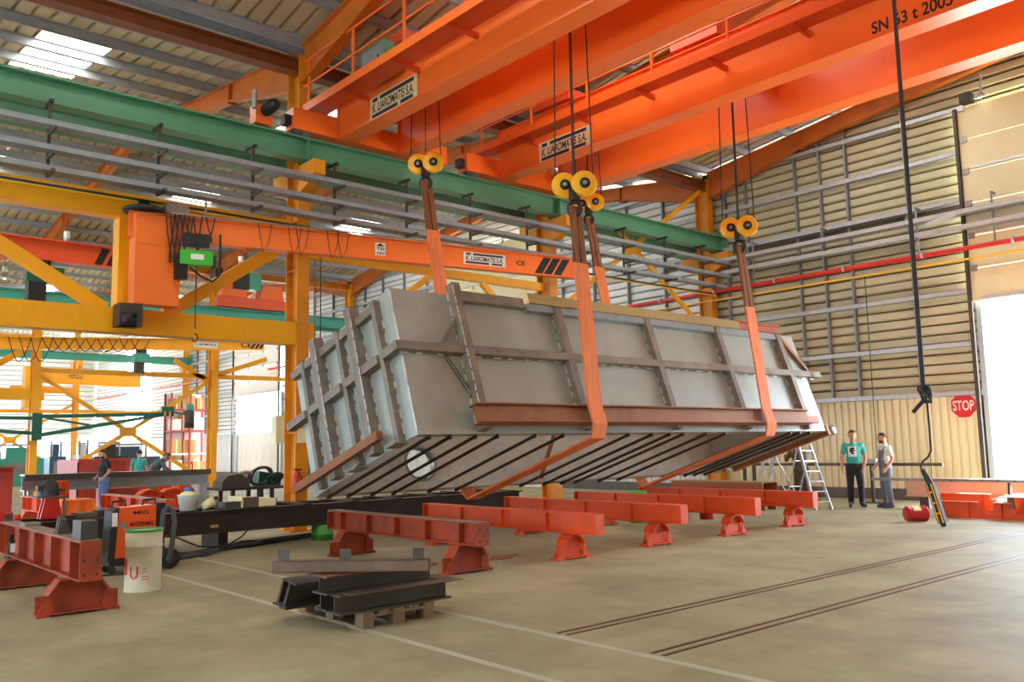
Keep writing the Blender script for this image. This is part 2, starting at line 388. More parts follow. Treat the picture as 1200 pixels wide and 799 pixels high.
# ---- roofs
SW = 1.4
def sheet_mesh(name, x_in, x_out, c, sgn, mt, parent, y0):
    # runs from distance x_in to x_out from ridge, sgn = side ; profile across Y
    prof = []
    n = 4; p = SW/n
    for i in range(n):
        a = i*p
        prof += [(a, 0), (a+p-.09, 0), (a+p-.085, .1), (a+p-.005, .1)]
    prof.append((SW, 0))
    V = []
    for d in (x_in, x_out):
        zz = 10.12+.13*(HB-d)
        V += [(c+sgn*d, y0+py, zz+pz) for py, pz in prof]
    k = len(prof)
    return MB().add(V, [(i, i+1, k+i+1, k+i) for i in range(k-1)]).build(name, mt, parent)
NROOF = 0
roofs = []
for bi, c in enumerate(BAYC):
    root = tag(MB().box(c-.35, c+.35, Y_OPEN, YW+.3, zroof(c)+.17, zroof(c)+.2).build('ceiling', 'roofsheet', origin=(c, 0, 0)),
               ['pitched ribbed sheet roof over the main crane bay', 'pitched ribbed sheet roof over the bay left of the tank',
                'pitched ribbed sheet roof over the third bay', 'pitched ribbed sheet roof over the farthest bay'][bi], 'roof', kind='structure')
    roofs.append(root)
    for sgn in (-1, 1):
        proto = None; protoA = None
        for k in range(-12, 14):
            y0 = 4.2+SW*k
            if k % 5 == 0:
                if protoA is None:
                    protoA = (sheet_mesh('roof_sheet', 0, 3.6, c, sgn, 'roofsheet', root, y0), sheet_mesh('roof_sheet', 7.0, HB, c, sgn, 'roofsheet', root, y0), y0)
                else:
                    for o in protoA[:2]: share(o, root, (0, y0-protoA[2], 0))
                NROOF += 1
                zz = lambda d: 10.13+.13*(HB-d)
                pane = MB().add([(c+sgn*3.6, y0, zz(3.6)), (c+sgn*7, y0, zz(7)), (c+sgn*7, y0+SW, zz(7)), (c+sgn*3.6, y0+SW, zz(3.6)),
                                 (c+sgn*3.6, y0, zz(3.6)+.02), (c+sgn*7, y0, zz(7)+.02), (c+sgn*7, y0+SW, zz(7)+.02), (c+sgn*3.6, y0+SW, zz(3.6)+.02)],
                                [(0, 1, 2, 3), (4, 5, 6, 7), (0, 1, 5, 4), (1, 2, 6, 5), (2, 3, 7, 6), (3, 0, 4, 7)]).build('skylight_pane', 'skylight', root)
            elif proto is None:
                proto = (sheet_mesh('roof_sheet', 0, HB, c, sgn, 'roofsheet', root, y0), y0)
            else:
                share(proto[0], root, (0, y0-proto[1], 0))
        pr = None
        for j in range(8):
            d = .45+j*1.44
            X = c+sgn*d; zt = 10.11+.13*(HB-d)
            if pr is None:
                mb = MB(); mb.box(X-.008, X+.008, Y_OPEN, YW, zt-.2, zt); mb.box(X-.07, X+.008, Y_OPEN, YW, zt-.2, zt-.19); mb.box(X, X+.07, Y_OPEN, YW, zt-.012, zt)
                pr = (mb.build('purlin', 'purlin', root), X, zt)
            else: share(pr[0], root, (X-pr[1], 0, zt-pr[2]))
# right side wall of the main bay (out of frame)
tag(MB().box(5.6, 5.75, Y_OPEN, YW, 0, 10.1).build('wall_right', 'cladding', origin=(5.6, 0, 0)), 'beige side wall of the main bay beyond the right edge', 'wall', kind='structure')

wf = MB()  # unseen end wall, added to hold back daylight from behind the camera
for c in BAYC:
    l, r = c-HB, c+HB
    wf.box(l, c-DW, Y_OPEN-.1, Y_OPEN, 0, 10.1); wf.box(c+DW, r, Y_OPEN-.1, Y_OPEN, 0, 10.1); wf.prism([(l, 10.1), (r, 10.1), (c, zroof(c)+.1)], 1, Y_OPEN-.1, Y_OPEN); wf.box(c-DW, c+DW, Y_OPEN-.1, Y_OPEN, DOORH, 10.1)
tag(wf.build('wall_front', 'cladding', origin=(0, Y_OPEN, 0)), 'unseen beige gable wall behind the viewer with open doors, added to balance the light', 'wall', kind='structure')

# ================================================================== STEEL FRAME
COLX = [-16.0, -37.5, -59.0]; COLY = [8.25, 15.3, 22.2]
FR_LAB = {(-16.0, 8.25): 'orange-yellow steel column at left end of the hanging tank', (-16.0, 15.3): 'orange steel column rising behind the middle of the tank',
          (-16.0, 22.2): 'orange steel column at the gable wall end of the green runway', (-37.5, 8.25): 'yellow steel column carrying the green swing arm at far left',
          (-37.5, 15.3): 'yellow steel column left of the far bright doorway', (-37.5, 22.2): 'orange steel column on the gable wall hidden mostly by the tank column',
          (-59.0, 8.25): '', (-59.0, 15.3): 'thin far yellow column behind the green swing arm', (-59.0, 22.2): 'farthest orange column on the gable wall'}
def column(X, Y, mt='column'):
    c = thing('steel_column', (X, Y, 0), FR_LAB[(X, Y)], 'column', 'columns of the hall')
    D, B = .46, .27
    top = 9.75
    for s_ in (-1, 1): MB().box(X+s_*D/2-.012, X+s_*D/2+.012, Y-B/2, Y+B/2, .02, top).build('flange', mt, c)
    MB().box(X-D/2, X+D/2, Y-.008, Y+.008, .02, top).build('web', mt, c)
    box('base_plate', mt, c, X-.32, X+.32, Y-.25, Y+.25, 0, .03)
    for z in (1.9, 4.1, 5.2, 6.2):
        MB().box(X-D/2, X+D/2, Y-B/2+.01, Y-.008, z, z+.014).build('stiffener', mt, c)
    for s_ in (-1, 1):
        MB().prism([(X+s_*D/2, 6.78), (X+s_*(D/2+.1), 6.78), (X+s_*(D/2+.5), 6.92), (X+s_*(D/2+.66), 7.05), (X+s_*(D/2+.66), 7.34), (X+s_*D/2, 7.34)], 1, Y-.13, Y+.13).build('corbel', mt, c)
    return c
for X in COLX:
    for Y in COLY:
        if (X, Y) != (-59.0, 8.25): column(X, Y, 'column' if X > -30 else 'yellow')
# rafters
def rafter(bi, Y, label):
    c = BAYC[bi]
    r = thing('roof_rafter', (c, Y, 9), label, 'rafter', 'portal frame rafters')
    for s_ in (-1, 1):
        e = HB-.22
        top = lambda d: 9.9+.13*(HB-d)
        pts = [(c, top(0)), (c+s_*e, top(e)), (c+s_*e, 9.12), (c+s_*(e-.4), 9.2), (c+s_*(e-3.2), top(e-3.2)-.42), (c, top(0)-.4)]
        MB().prism(pts, 1, Y-.01, Y+.01).build('web', 'rafter', r)
        bot = pts[2:]
        mb = MB()
        for a, b in zip(bot[:-1], bot[1:]): mb.bar((a[0], Y, a[1]), (b[0], Y, b[1]), .22, .022)
        mb.build('bottom_flange', 'rafter', r)
        MB().bar((c, Y, top(0)), (c+s_*e, Y, top(e)), .22, .022).build('top_flange', 'rafter', r)
        X = c+s_*(e-3.2); MB().box(X-.025, X+.025, Y-.11, Y+.11, top(e-3.2)-.5, top(e-3.2)).build('splice_plate', 'rafter', r)
rafter(0, 22.2, 'orange roof rafter rising right from the gable wall column')
rafter(0, 15.3, 'orange roof rafter above the far bridge crane')
rafter(0, 8.25, 'dark orange roof rafter above the near walkway railing')
rafter(1, 8.25, 'orange and grey roof rafter above the orange jib arm')
rafter(1, 15.3, 'orange roof rafter left of the hook over the tank')
rafter(1, 22.2, 'orange roof rafter on the gable wall left of the end column')
rafter(2, 8.25, 'far roof rafter behind the yellow frame, nearer of two')
rafter(2, 15.3, 'far roof rafter behind the yellow frame, second of the row')
rafter(2, 22.2, 'far roof rafter against the gable wall above the white doorway')
# valley beams
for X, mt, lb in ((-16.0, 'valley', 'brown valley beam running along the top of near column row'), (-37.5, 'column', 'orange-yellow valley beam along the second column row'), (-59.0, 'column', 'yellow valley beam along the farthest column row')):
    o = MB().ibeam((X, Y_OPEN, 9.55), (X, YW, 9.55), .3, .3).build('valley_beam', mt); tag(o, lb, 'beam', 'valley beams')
# runway beams
def runway(X, mt, label, split=(8.25, 15.3)):
    r = thing('crane_runway', (X, 10, 7.37), label, 'crane rail', 'crane runway beams')
    MB().ibeam((X, -3, 7.6), (X, 22.35, 7.6), .32, .46, .03, .016).build('girder', mt, r)
    MB().box(X-.03, X+.03, -3, 22.35, 7.82, 7.87).build('rail', 'steel_dark', r)
    for Y in split:
        for s_ in (-1, 1): MB().box(X+s_*.085-.07, X+s_*.085+.07, Y-.1, Y-.08, 7.4, 7.8).build('stiffener', mt, r)
        MB().box(X-.16, X+.16, Y-.1, Y+.1, 7.345, 7.368).build('bearing_plate', 'black', r)
    MB().box(X-.15, X+.15, 22.3, 22.36, 7.38, 8.1).build('end_stop', mt, r)
    return r
runway(-15.5, 'green', 'green crane runway beam along the main bay, nearer one')
runway(-16.7, 'green', 'green crane runway beam just behind the nearer runway')
runway(-36.8, 'teal', 'teal crane runway beam seen between the yellow frames')
runway(-38.2, 'teal', 'teal crane runway beam of the third bay')
runway(-58.5, 'teal', 'far teal runway beam above the green swing arm')

# bracing and yellow frames
def brace_x(X, y0, y1, z0, z1, label, w=.13):
    b = thing('cross_brace', (X, (y0+y1)/2, z0), label, 'brace', 'cross braces between columns')
    ym, zm = (y0+y1)/2, (z0+z1)/2
    for (a, c_) in (((y0, z0), (y1, z1)), ((y0, z1), (y1, z0))):
        for e in (a, c_):
            MB().bar((X, e[0], e[1]), (X, ym, zm), .06, w).build('brace_arm', 'yellow', b)
    MB().prism([(ym-.34, zm-.1), (ym-.34, zm+.1), (ym-.1, zm+.2), (ym+.1, zm+.2), (ym+.34, zm+.1), (ym+.34, zm-.1), (ym+.1, zm-.2), (ym-.1, zm-.2)], 0, X-.04, X+.04).build('gusset_plate', 'yellow', b)
    return b
brace_x(-16, 15.42, 22.05, 4.9, 9.4, 'yellow cross brace behind the runway near the gable column')
brace_x(-37.5, 8.4, 15.15, .25, 4.65, 'yellow cross brace standing behind the workers at far left', .16)
brace_x(-59, 8.4, 15.15, .25, 4.65, 'farthest yellow cross brace beside the thin far column', .16)
def strut(X, y0, z0, y1, z1, label, mt='yellow', w=.14, h=.2):
    o = MB().bar((X, y0, z0), (X, y1, z1), w, h).build('steel_strut', mt); tag(o, label, 'beam', 'yellow struts'); return o
strut(-16, 8.4, 5.6, 15.15, 5.6, 'yellow horizontal strut below the jib arm behind the tank')
strut(-16, 9.9, 4.3, 11.6, 5.5, 'yellow sloping strut above the tank left of the sling', w=.1, h=.14)
strut(-16, 13.1, 5.5, 15.1, 3.9, 'yellow sloping strut beside the middle column', w=.1, h=.14)
strut(-37.5, 15.4, 4.85, 22.0, 4.85, 'yellow horizontal strut crossing the far bright doorway')
strut(-37.5, 8.4, 4.85, 15.15, 4.85, 'yellow horizontal strut above the far cross brace')
strut(-37.5, 13.6, 5.5, 15.1, 4.6, 'short yellow knee strut left of the far column')
strut(-37.5, 15.5, 4.95, 17.8, 5.75, 'short yellow knee strut right of the far column')
strut(-59, 8.4, 4.2, 22.0, 4.2, 'long thin yellow strut in the farthest column row')
def truss(X, label, mt='yellow', ytop=6.0, zl=3.9):
    t = thing('jib_support_frame', (X, 4.7, 3.6), label, 'steel frame', 'jib support frames')
    MB().box(X-.14, X+.16, -1, 8.02, ytop-.24, ytop+.2).build('upper_chord', mt, t)
    MB().box(X-.14, X+.2, -1, 8.55, zl-.22, zl+.22).build('lower_chord', mt, t)
    MB().box(X-.2, X+.14, 4.72, 5.0, zl+.2, ytop-.2).build('post', mt, t)
    MB().bar((X, 4.55, zl+.2), (X, 1.6, ytop-.2), .12, .24).build('diagonal', mt, t)
    MB().bar((X, 5.6, zl+.2), (X, 8.0, ytop-.25), .12, .24).build('diagonal', mt, t)
    return t
truss(-16, 'yellow box-section frame carrying the orange jib at left')
truss(-37.5, 'far yellow frame carrying the yellow jib at left edge')

# ================================================================== BRIDGE CRANES
ZB, GH = 7.95, 1.15
def sign_plate(parent, o, xd, w, h, plate='cream_plate'):
    # maker's plate: border, two dark bars broken by the lettering
    xd = Vector(xd); yd = Vector((0, 0, 1)); nn = xd.cross(yd); o = Vector(o)
    def quad(name, u0, u1, v0, v1, mt, d0, d1, par):
        mb = MB(); V = [tuple(o+xd*(u*w)+yd*(v*h)+nn*d) for d in (d0, d1) for (u, v) in ((u0, v0), (u1, v0), (u1, v1), (u0, v1))]
        return mb.add(V, [(3, 2, 1, 0), (4, 5, 6, 7)]+[(i, (i+1) % 4, 4+(i+1) % 4, 4+i) for i in range(4)]).build(name, mt, par)
    s_ = quad('name_plate', 0, 1, 0, 1, plate, 0, .012, parent)
    quad('plate_bar', .06, .17, .76, .92, 'navy', .012, .015, s_); quad('plate_bar', .225, .94, .76, .92, 'navy', .012, .015, s_)
    quad('plate_bar', .05, .60, .07, .23, 'navy', .012, .015, s_); quad('plate_bar', .665, .92, .07, .23, 'navy', .012, .015, s_)
    text('lettering', 'K. LIAROMATIS S.A.', 'blackpaint', s_, o+xd*(.055*w)+yd*(.29*h)+nn*.012, xd, yd, w*.88, h*.40, .004, .12)
def crane(name, y1, y2, wd, label, walk, nsign, hooksX):
    c = thing(name, (-5, (y1+y2)/2, ZB), label, 'crane', 'overhead bridge cranes')
    XA, XB = -15.35, 5.0
    for k, y in enumerate((y1, y2)):
        g = MB(); yf = y+wd
        # box girder: two webs, bottom and top flange
        g.box(XA, XB, y+.05, y+.062, ZB+.018, ZB+GH); g.box(XA, XB, yf-.062, yf-.05, ZB+.018, ZB+GH); g.box(XA, XB, y, yf, ZB+GH, ZB+GH+.02)
        gi = g.build('girder', 'crane', c)
        MB().box(XA, XB, y, yf, ZB, ZB+.018).build('bottom_flange', 'crane', gi)
        MB().box(XA, XB, y+wd/2-.03, y+wd/2+.03, ZB+GH+.02, ZB+GH+.07).build('trolley_rail', 'steel_dark', gi)
        box('end_plate', 'crane', gi, XA-.02, XA, y-.02, yf+.02, ZB, ZB+GH)
    # end carriage on the runway
    e = MB().box(-15.72, -15.36, y1-1.0, y2+wd+.9, 7.97, 8.4).build('end_carriage', 'crane', c)
    for y in (y1-.75, y2+wd+.65):
        MB().lathe([(.02, -.09), (.2, -.09), (.2, .09), (.02, .09)], (-15.5, y, 8.02), (1, 0, 0), 20).build('wheel', 'steel_dark', e)
        box('buffer', 'black', e, -15.62, -15.44, y-.4, y-.25, 8.05, 8.25)
    # outer walkway with brackets and railing
    zw = ZB+.56; yo = y1-walk
    wk = MB().box(XA-.35, XB, yo, y1-.12, zw, zw+.03).build('walkway', 'crane_red', c)
    MB().box(XA-.35, XB, yo-.012, yo, zw-.05, zw+.12).build('toe_board', 'crane', wk)
    X = nsign-.1
    while X < 4.9:
        MB().prism([(yo, zw-.06), (y1+.05, zw-.1), (y1+.05, zw), (yo, zw)], 0, X, X+.07).build('bracket', 'crane_red', wk)
        X += 1.72
    X = nsign-1.3
    while X < 4.9:
        MB().bar((X, yo+.02, zw), (X, yo+.02, zw+1.05), .045, .045).build('railing_post', 'crane', wk)
        X += 1.72
    for z in (.52, 1.05): MB().tube((XA-.33, yo+.02, zw+z), (XB, yo+.02, zw+z), .02, 8).build('handrail', 'crane', wk)
    sign_plate(c, (nsign, y1+.05, ZB+.025), (1, 0, 0), 1.6, .46)
    for X in hooksX:   # crab trolleys on top of the girders
        t = MB().box(X-.55, X+.55, y1+.02, y2+wd-.02, ZB+GH+.12, ZB+GH+.36).build('crab_trolley', 'crane_red', c)
        MB().lathe([(.02, -.42), (.17, -.42), (.17, .42), (.02, .42)], (X, (y1+y2+wd)/2, ZB+GH+.2), (0, 1, 0), 20).build('rope_drum', 'steel_dark', t)
    return c
cr1 = crane('bridge_crane', 8.8, 10.3, .42, 'nearer orange double-girder bridge crane with railed walkway', .62, -14.17, (-13.54, -9.48))
cr2 = crane('bridge_crane', 13.2, 15.2, .42, 'farther orange double-girder bridge crane marked in tonnes', .6, -14.0, (-13.55, -9.6))
p = hit(1022, 41, 1, 13.25); q = hit(1117, 2, 1, 13.25)
text('load_marking', 'SN 63 t 2005', 'blackpaint', cr2, (p.x, 13.25, p.z), (1, 0, 0), (0, 0, 1), q.x-p.x, .21, .004)
# festoon motor box at the near carriage
mo = thing('travel_motor', (-15.5, 7.3, 8.0), 'black and orange travel motor on the green runway left of the railing', 'motor')
box('gear_box', 'crane', mo, -15.62, -15.35, 7.0, 7.35, 7.9, 8.28)
MB().lathe([(.1, 0), (.12, .03), (.12, .3), (.09, .36)], (-15.3, 7.15, 8.12), (1, .3, .3), 14).build('motor_body', 'black', mo)
MB().tube((-15.2, 6.9, 8.1), (-15.2, 6.9, 8.45), .05).build('terminal_pipe', 'steel_light', mo)

# ------------------------------------------------------------------ hooks and slings
def hook_block(X, Y, z, ztop, label, ang=0.0):
    h = thing('hook_block', (X, Y, z), label, 'hook', 'hook blocks of the bridge cranes')
    ax = Vector((math.cos(ang), math.sin(ang), 0))
    sd = Vector((-ax.y, ax.x, 0))
    for s_ in (-1, 1):
        cc = Vector((X, Y, z+.06))+sd*(s_*.15)+ax*(.06*s_)
        sh = MB().lathe([(.03, -.05), (.19, -.05), (.21, -.03), (.21, .03), (.19, .05), (.03, .05)], cc, ax, 22).build('sheave_cover', 'sheave', h)
        MB().lathe([(.01, .0), (.085, .0), (.085, .03), (.01, .03)], cc+ax*.045, ax, 16).build('sheave_hub', 'black', sh)
        MB().lathe([(.005, .0), (.035, .0), (.035, .02), (.005, .02)], cc+ax*.075, ax, 12).build('axle_cap', 'steel_light', sh)
        for t in (-.165, .165):
            a = cc+sd*t*.9; MB().tube((a.x, a.y, z+.08), (X+(a.x-X)*.8, Y+(a.y-Y)*.8, ztop), .011, 6).build('wire_rope', 'black', h)
    MB().box(X-.06, X+.06, Y-.07, Y+.07, z-.2, z+.06).build('block_body', 'black', h)
    for s_ in (-1, 1):
        pts = [Vector((X, Y, z-.18))+sd*(s_*(.1*math.sin(t)))+Vector((0, 0, -.16+.12*math.cos(t))) for t in [i*math.pi/8*1.15 for i in range(9)]]
        MB().path(pts, .035, 8).build('hook', 'black', h)
    return h
YB, YC = 9.72, 14.4
HK = {'A': (-13.54, YB, 7.08), 'B': (-9.48, YB, 5.66), 'C': (-9.58, YC, 5.7), 'D': (-13.6, YC, 7.1)}
hook_block(*HK['A'], ZB+GH+.2, 'yellow hook block above the left end of the tank', -.65)
hook_block(*HK['B'], ZB+GH+.2, 'yellow hook block over the near sling, largest of four', -.6)
hook_block(*HK['C'], ZB+GH+.2, 'yellow hook block in front of the gable wall cladding', -.8)
hook_block(*HK['D'], ZB+GH+.2, 'yellow hook block half hidden behind the largest one', -.7)

# ------------------------------------------------------------------ the tank
ALP = R_(18.2)
U3 = Vector((-math.cos(ALP), 0, -math.sin(ALP))); N3 = Vector((-math.sin(ALP), 0, math.cos(ALP)))
P1 = Vector((-9.39, 0, 1.77)); W_, V_, TY0, TY1 = 2.9, 2.14, 6.58, 16.9
def T(w, y, v): return P1+U3*w+N3*v+Vector((0, y, 0))
def tloc(p): d = Vector(p)-P1; return d.dot(U3), p[1], d.dot(N3)
def on_front(x, y, off=0): return tloc(hitp(x, y, P1+U3*(-off), U3))
def on_bottom(x, y, off=0): return tloc(hitp(x, y, P1+N3*(-off), N3))
def on_end(x, y): return tloc(hit(x, y, 1, TY0))
tank = thing('steel_tank', T(W_/2, (TY0+TY1)/2, 0), 'large grey welded steel tank hanging tilted in orange slings', 'tank')
def tb(name, mt, w0, w1, y0, y1, v0, v1, parent=None): return MB(T).box(w0, w1, y0, y1, v0, v1).build(name, mt, parent or tank)
tb('front_plate', 'tank', 0, .012, TY0, TY1, 0, V_)
tb('end_plate', 'tank_end', .012, W_-.012, TY0, TY0+.012, .0, V_)
tb('end_plate', 'tank_end', .012, W_-.012, TY1-.012, TY1, .0, V_)
# back plate with a round manhole, seen from inside through the open bottom
hq = tloc(hitp(493, 543, P1+U3*(W_-.012), U3)); hy, hv = hq[1], hq[2]; HR = .31
n = 48; S = .36
ring = [(hy+HR*math.cos(i*2*math.pi/n), hv+HR*math.sin(i*2*math.pi/n)) for i in range(n)]
sq = []
for i in range(n):
    a = i*2*math.pi/n; k = S/max(abs(math.cos(a)), abs(math.sin(a))); sq.append((hy+k*math.cos(a), hv+k*math.sin(a)))
mb = MB(T)
for w in (W_-.012, W_): mb.add([(w, a, b) for a, b in ring+sq], [(i, (i+1) % n, n+(i+1) % n, n+i) for i in range(n)])
mb.add([(w, a, b) for w in (W_-.012, W_) for a, b in ring], [(i, (i+1) % n, n+(i+1) % n, n+i) for i in range(n)])
vb = max(0.0, hv-S)
for (y0, y1, v0, v1) in ((TY0, hy-S, 0, V_), (hy+S, TY1, 0, V_), (hy-S, hy+S, hv+S, V_), (hy-S, hy+S, 0, vb)):
    if v1-v0 > .002: mb.box(W_-.012, W_, y0, y1, v0, v1)
mb.build('back_plate', 'tank_bottom', tank)
mb = MB(T); mb.add([(w, hy+r*math.cos(i*2*math.pi/n), hv+r*math.sin(i*2*math.pi/n)) for (r, w) in ((HR-.03, W_-.02), (HR+.015, W_-.02), (HR+.015, W_+.1), (HR-.03, W_+.1)) for i in range(n)],
       [(k*n+i, k*n+(i+1) % n, ((k+1) % 4)*n+(i+1) % n, ((k+1) % 4)*n+i) for k in range(4) for i in range(n)]); mb.build('manhole_ring', 'steel_light', tank)
tb('bottom_lip', 'tank_bottom', W_-.14, W_, TY0, TY1, -.012, 0); tb('bottom_lip', 'tank', 0, .1, TY0, TY1, -.012, 0)
for x_, y_ in ((655, 535),):
    q_ = tloc(hitp(x_, y_, P1+U3*(W_-.4), U3)); MB(T).bar((W_-.05, q_[1]-.25, .1), (W_-.5, q_[1]+.3, 1.3), .08, .08).build('inner_strut', 'rust', tank)
def welds(parent, a, b, step=.2, ln=.11, r=.011):
    a = Vector(a); b = Vector(b); L = (b-a).length; d = (b-a)/L; t = .05; mb = MB(T)
    while t+ln < L:
        l2 = ln*random.uniform(.7, 1.3); mb.bar(tuple(a+d*t), tuple(a+d*min(L, t+l2)), r*2, r*2); t += step*random.uniform(.85, 1.2)
    return mb.build('weld_bead', 'weld', parent, kind='stuff')
# ribs on the long side
RY = [7.66, 9.72, 11.94, 14.02, 16.15]
for i, y in enumerate(RY):
    top = V_+.14 if i == 0 else V_-.05
    pr = .15 if i == 0 else .12
    r = tb('rib', 'rib', -pr, 0, y-.07, y+.07, .02, top)
    welds(r, (-.012, y-.08, .1), (-.012, y-.08, top-.05))
    if i == 0: welds(r, (-pr-.004, y-.066, .1), (-pr-.004, y-.066, top-.05), .16, .13, .006)
# mid stringer: long side, near end, far end
VS = 1.22
for a, b in zip([TY0-.15]+[y+.07 for y in RY], [y-.07 for y in RY]+[TY1+.42]):
    s_ = tb('stringer', 'rib', -.12, 0, a, b, VS-.06, VS+.065); welds(s_, (-.02, a+.05, VS-.07), (-.02, b-.05, VS-.07), .3, .14)
# near end ribs
ew = [on_end(x, y)[0] for x, y in ((440, 420), (414, 425), (404, 440), (380, 440), (369, 450))]
ew = [.34, .92, 1.38, 2.02, 2.5]
EP = .13
for i, wv in enumerate(ew):
    big = i in (1, 3); hwid = .085 if big else .05; pr = EP+.03 if big else EP-.02
    r = tb('end_rib', 'rib', wv-hwid, wv+hwid, TY0-pr, TY0, .02 if i else -.02, V_+(.1 if big else -.06))
    welds(r, (wv-hwid-.008, TY0-.01, .05), (wv-hwid-.008, TY0-.01, V_-.15), .21, .12)
    if big: welds(r, (wv-hwid+.004, TY0-pr-.004, .05), (wv-hwid+.004, TY0-pr-.004, V_-.05), .17, .13, .006)
    if i in (0, 2): tb('lug', 'rib', wv-.1, wv+.12, TY0-.22, TY0, -.05, -.03)
edges = [.0]+sum([[wv-.06, wv+.06] for wv in ew], [])+[W_+.28]
for a, b in zip(edges[::2], edges[1::2]): tb('end_stringer', 'rib', a, b, TY0-EP-.02, TY0, VS-.06, VS+.065)
for a, b in zip(ew[:-1], ew[1:]): tb('top_angle', 'rib', a+.06, b-.06, TY0-.1, TY0, V_-.22, V_-.1)
tb('top_angle', 'rib', ew[-1]+.05, W_, TY0-.1, TY0, V_-.22, V_-.1)
tb('sole_channel', 'rust', .58, W_+.12, TY0-EP-.12, TY0-EP-.02, .12, .24)
welds(tank, (0, TY0-.004, .02), (0, TY0-.004, V_-.04), .35, .33, .009)
# top rim
tb('top_channel', 'rib', -.1, .03, RY[0]+.07, 9.05, V_-.12, V_+.04)
tb('top_rim', 'galv_dull', -.1, .03, 9.05, 16.2, V_-.16, V_-.04)
tb('corner_strut', 'rust', -.06, -.0, 16.3, 16.36, VS+.08, V_-.05)
MB(T).bar((-.05, 16.25, V_-.05), (-.05, 16.95, VS+.1), .05, .08).build('corner_strut', 'rust', tank)
MB(T).bar((-.05, 7.25, VS+.06), (-.05, 7.6, V_-.42), .04, .06).build('corner_strut', 'rib', tank)
MB(T).tube((-.03, 7.25, VS-.06), (-.03, 7.6, .5), .008, 6).build('guy_wire', 'steel_dark', tank)
MB(T).tube((-.03, 7.3, VS-.06), (-.03, 7.6, .62), .008, 6).build('guy_wire', 'steel_dark', tank)
# far end: ribs and rail seen from below
for i, wv in enumerate((.25, .85, 1.5, 2.15, 2.7)):
    tb('end_rib', 'rib', wv-.06, wv+.06, TY1, TY1+.14, -.02, V_-.06)
tb('end_stringer', 'rib', -.12, W_+.1, TY1, TY1+.14, VS-.06, VS+.065)
tb('sole_channel', 'rust', -.02, W_-.4, TY1+.02, TY1+.14, -.1, .1)
MB(T).lathe([(.02, -.05), (.1, -.05), (.1, .05), (.02, .05)], (.0, TY1+.25, .0), (1, 0, 0), 18).build('corner_roller', 'steel_light', tank)
# rods under the floor plate
RP = [(393, 578), (414, 578), (439, 578), (461, 578), (500, 577), (536, 573), (577, 572), (608, 570), (638, 567), (656, 567), (672, 566), (698, 565), (724, 562), (776, 559), (800, 558), (812, 557), (825, 556)]
for x, y in RP:
    wy = on_bottom(x, y, .04); yy = wy[1]
    if TY0+.05 < yy < TY1-.1:
        rd = MB(T).tube((.02, yy, -.04), (W_-.06, yy, -.04), .026, 8).build('tie_rod', 'rod', tank)
        for wv in (.03, W_-.12): MB(T).bar((wv, yy, .0), (wv, yy, -.07), .03, .05).build('rod_lug', 'rod', rd)
# packing beams held under the slings
o = MB(T).ibeam((-.22, 7.42, .2), (-.22, 15.95, .2), .18, .28, .02, .014, (-.0, 0, 1)).build('packing_beam', 'rust'); tag(o, 'long rusty brown steel beam trapped between slings and tank side', 'steel beam')
o = tb('packing_stub', 'rust_red', -.2, -.12, 15.98, 16.4, .1, .24, tank)
o = MB(T).box(-.14, .1, 9.02, 14.8, V_-.04, V_+.13).build('timber_beam', 'timber'); tag(o, 'weathered yellowish timber beam lying on top rim of tank', 'timber')
o = MB(T).ibeam((-.03, 14.82, V_+.07), (-.03, 16.35, V_+.07), .18, .2, .02, .016).build('rusty_top_beam', 'rust_red'); tag(o, 'short reddish steel beam on top rim at far end of tank', 'steel beam')
MB(T).box(-.16, .12, 9.0, 9.06, V_-.06, V_+.15).build('beam_tie', 'cream_plate', tank)
# slings
def sling(h0, h1, y, label, zs0, zs1):
    s_ = thing('lifting_sling', (h0[0], y, 0.6), label, 'sling', 'orange lifting slings')
    a = Vector((h0[0], y, h0[2]-.3)); b = Vector((h1[0], y, h1[2]-.3))
    c1 = T(-.33, y, .35); c2 = T(-.33, y, .02); c3 = T(-.22, y, -.16); c4 = T(W_+.1, y, -.17); c5 = T(W_+.2, y, .0)
    def pt(p, q, z): t = (z-p.z)/(q.z-p.z); return p+(q-p)*t
    s0 = pt(a, c1, zs0); s1 = pt(b, c5, zs1)
    MB().strip([s0, c1, c2, c3, c4, c5, s1], (0, 1, 0), .3, .035).build('sleeve', 'sling', s_)
    for p, q in ((a, s0), (b, s1)):
        for d in (-1, 1):
            u = Vector((0, d*.05, 0)); MB().strip([p+u*1.2, (p+q)/2+u*1.4, q+u*1.6-Vector((0, 0, .1))], (0, 1, 0), .11, .05).build('strap', 'sling_dirty', s_)
    return s_
sling(HK['B'], HK['A'], YB, 'near orange sling wrapped down the tank side and under it', 4.42, 5.75)
sling(HK['C'], HK['D'], YC, 'far orange sling wrapped around the right end of tank', 4.15, 5.6)

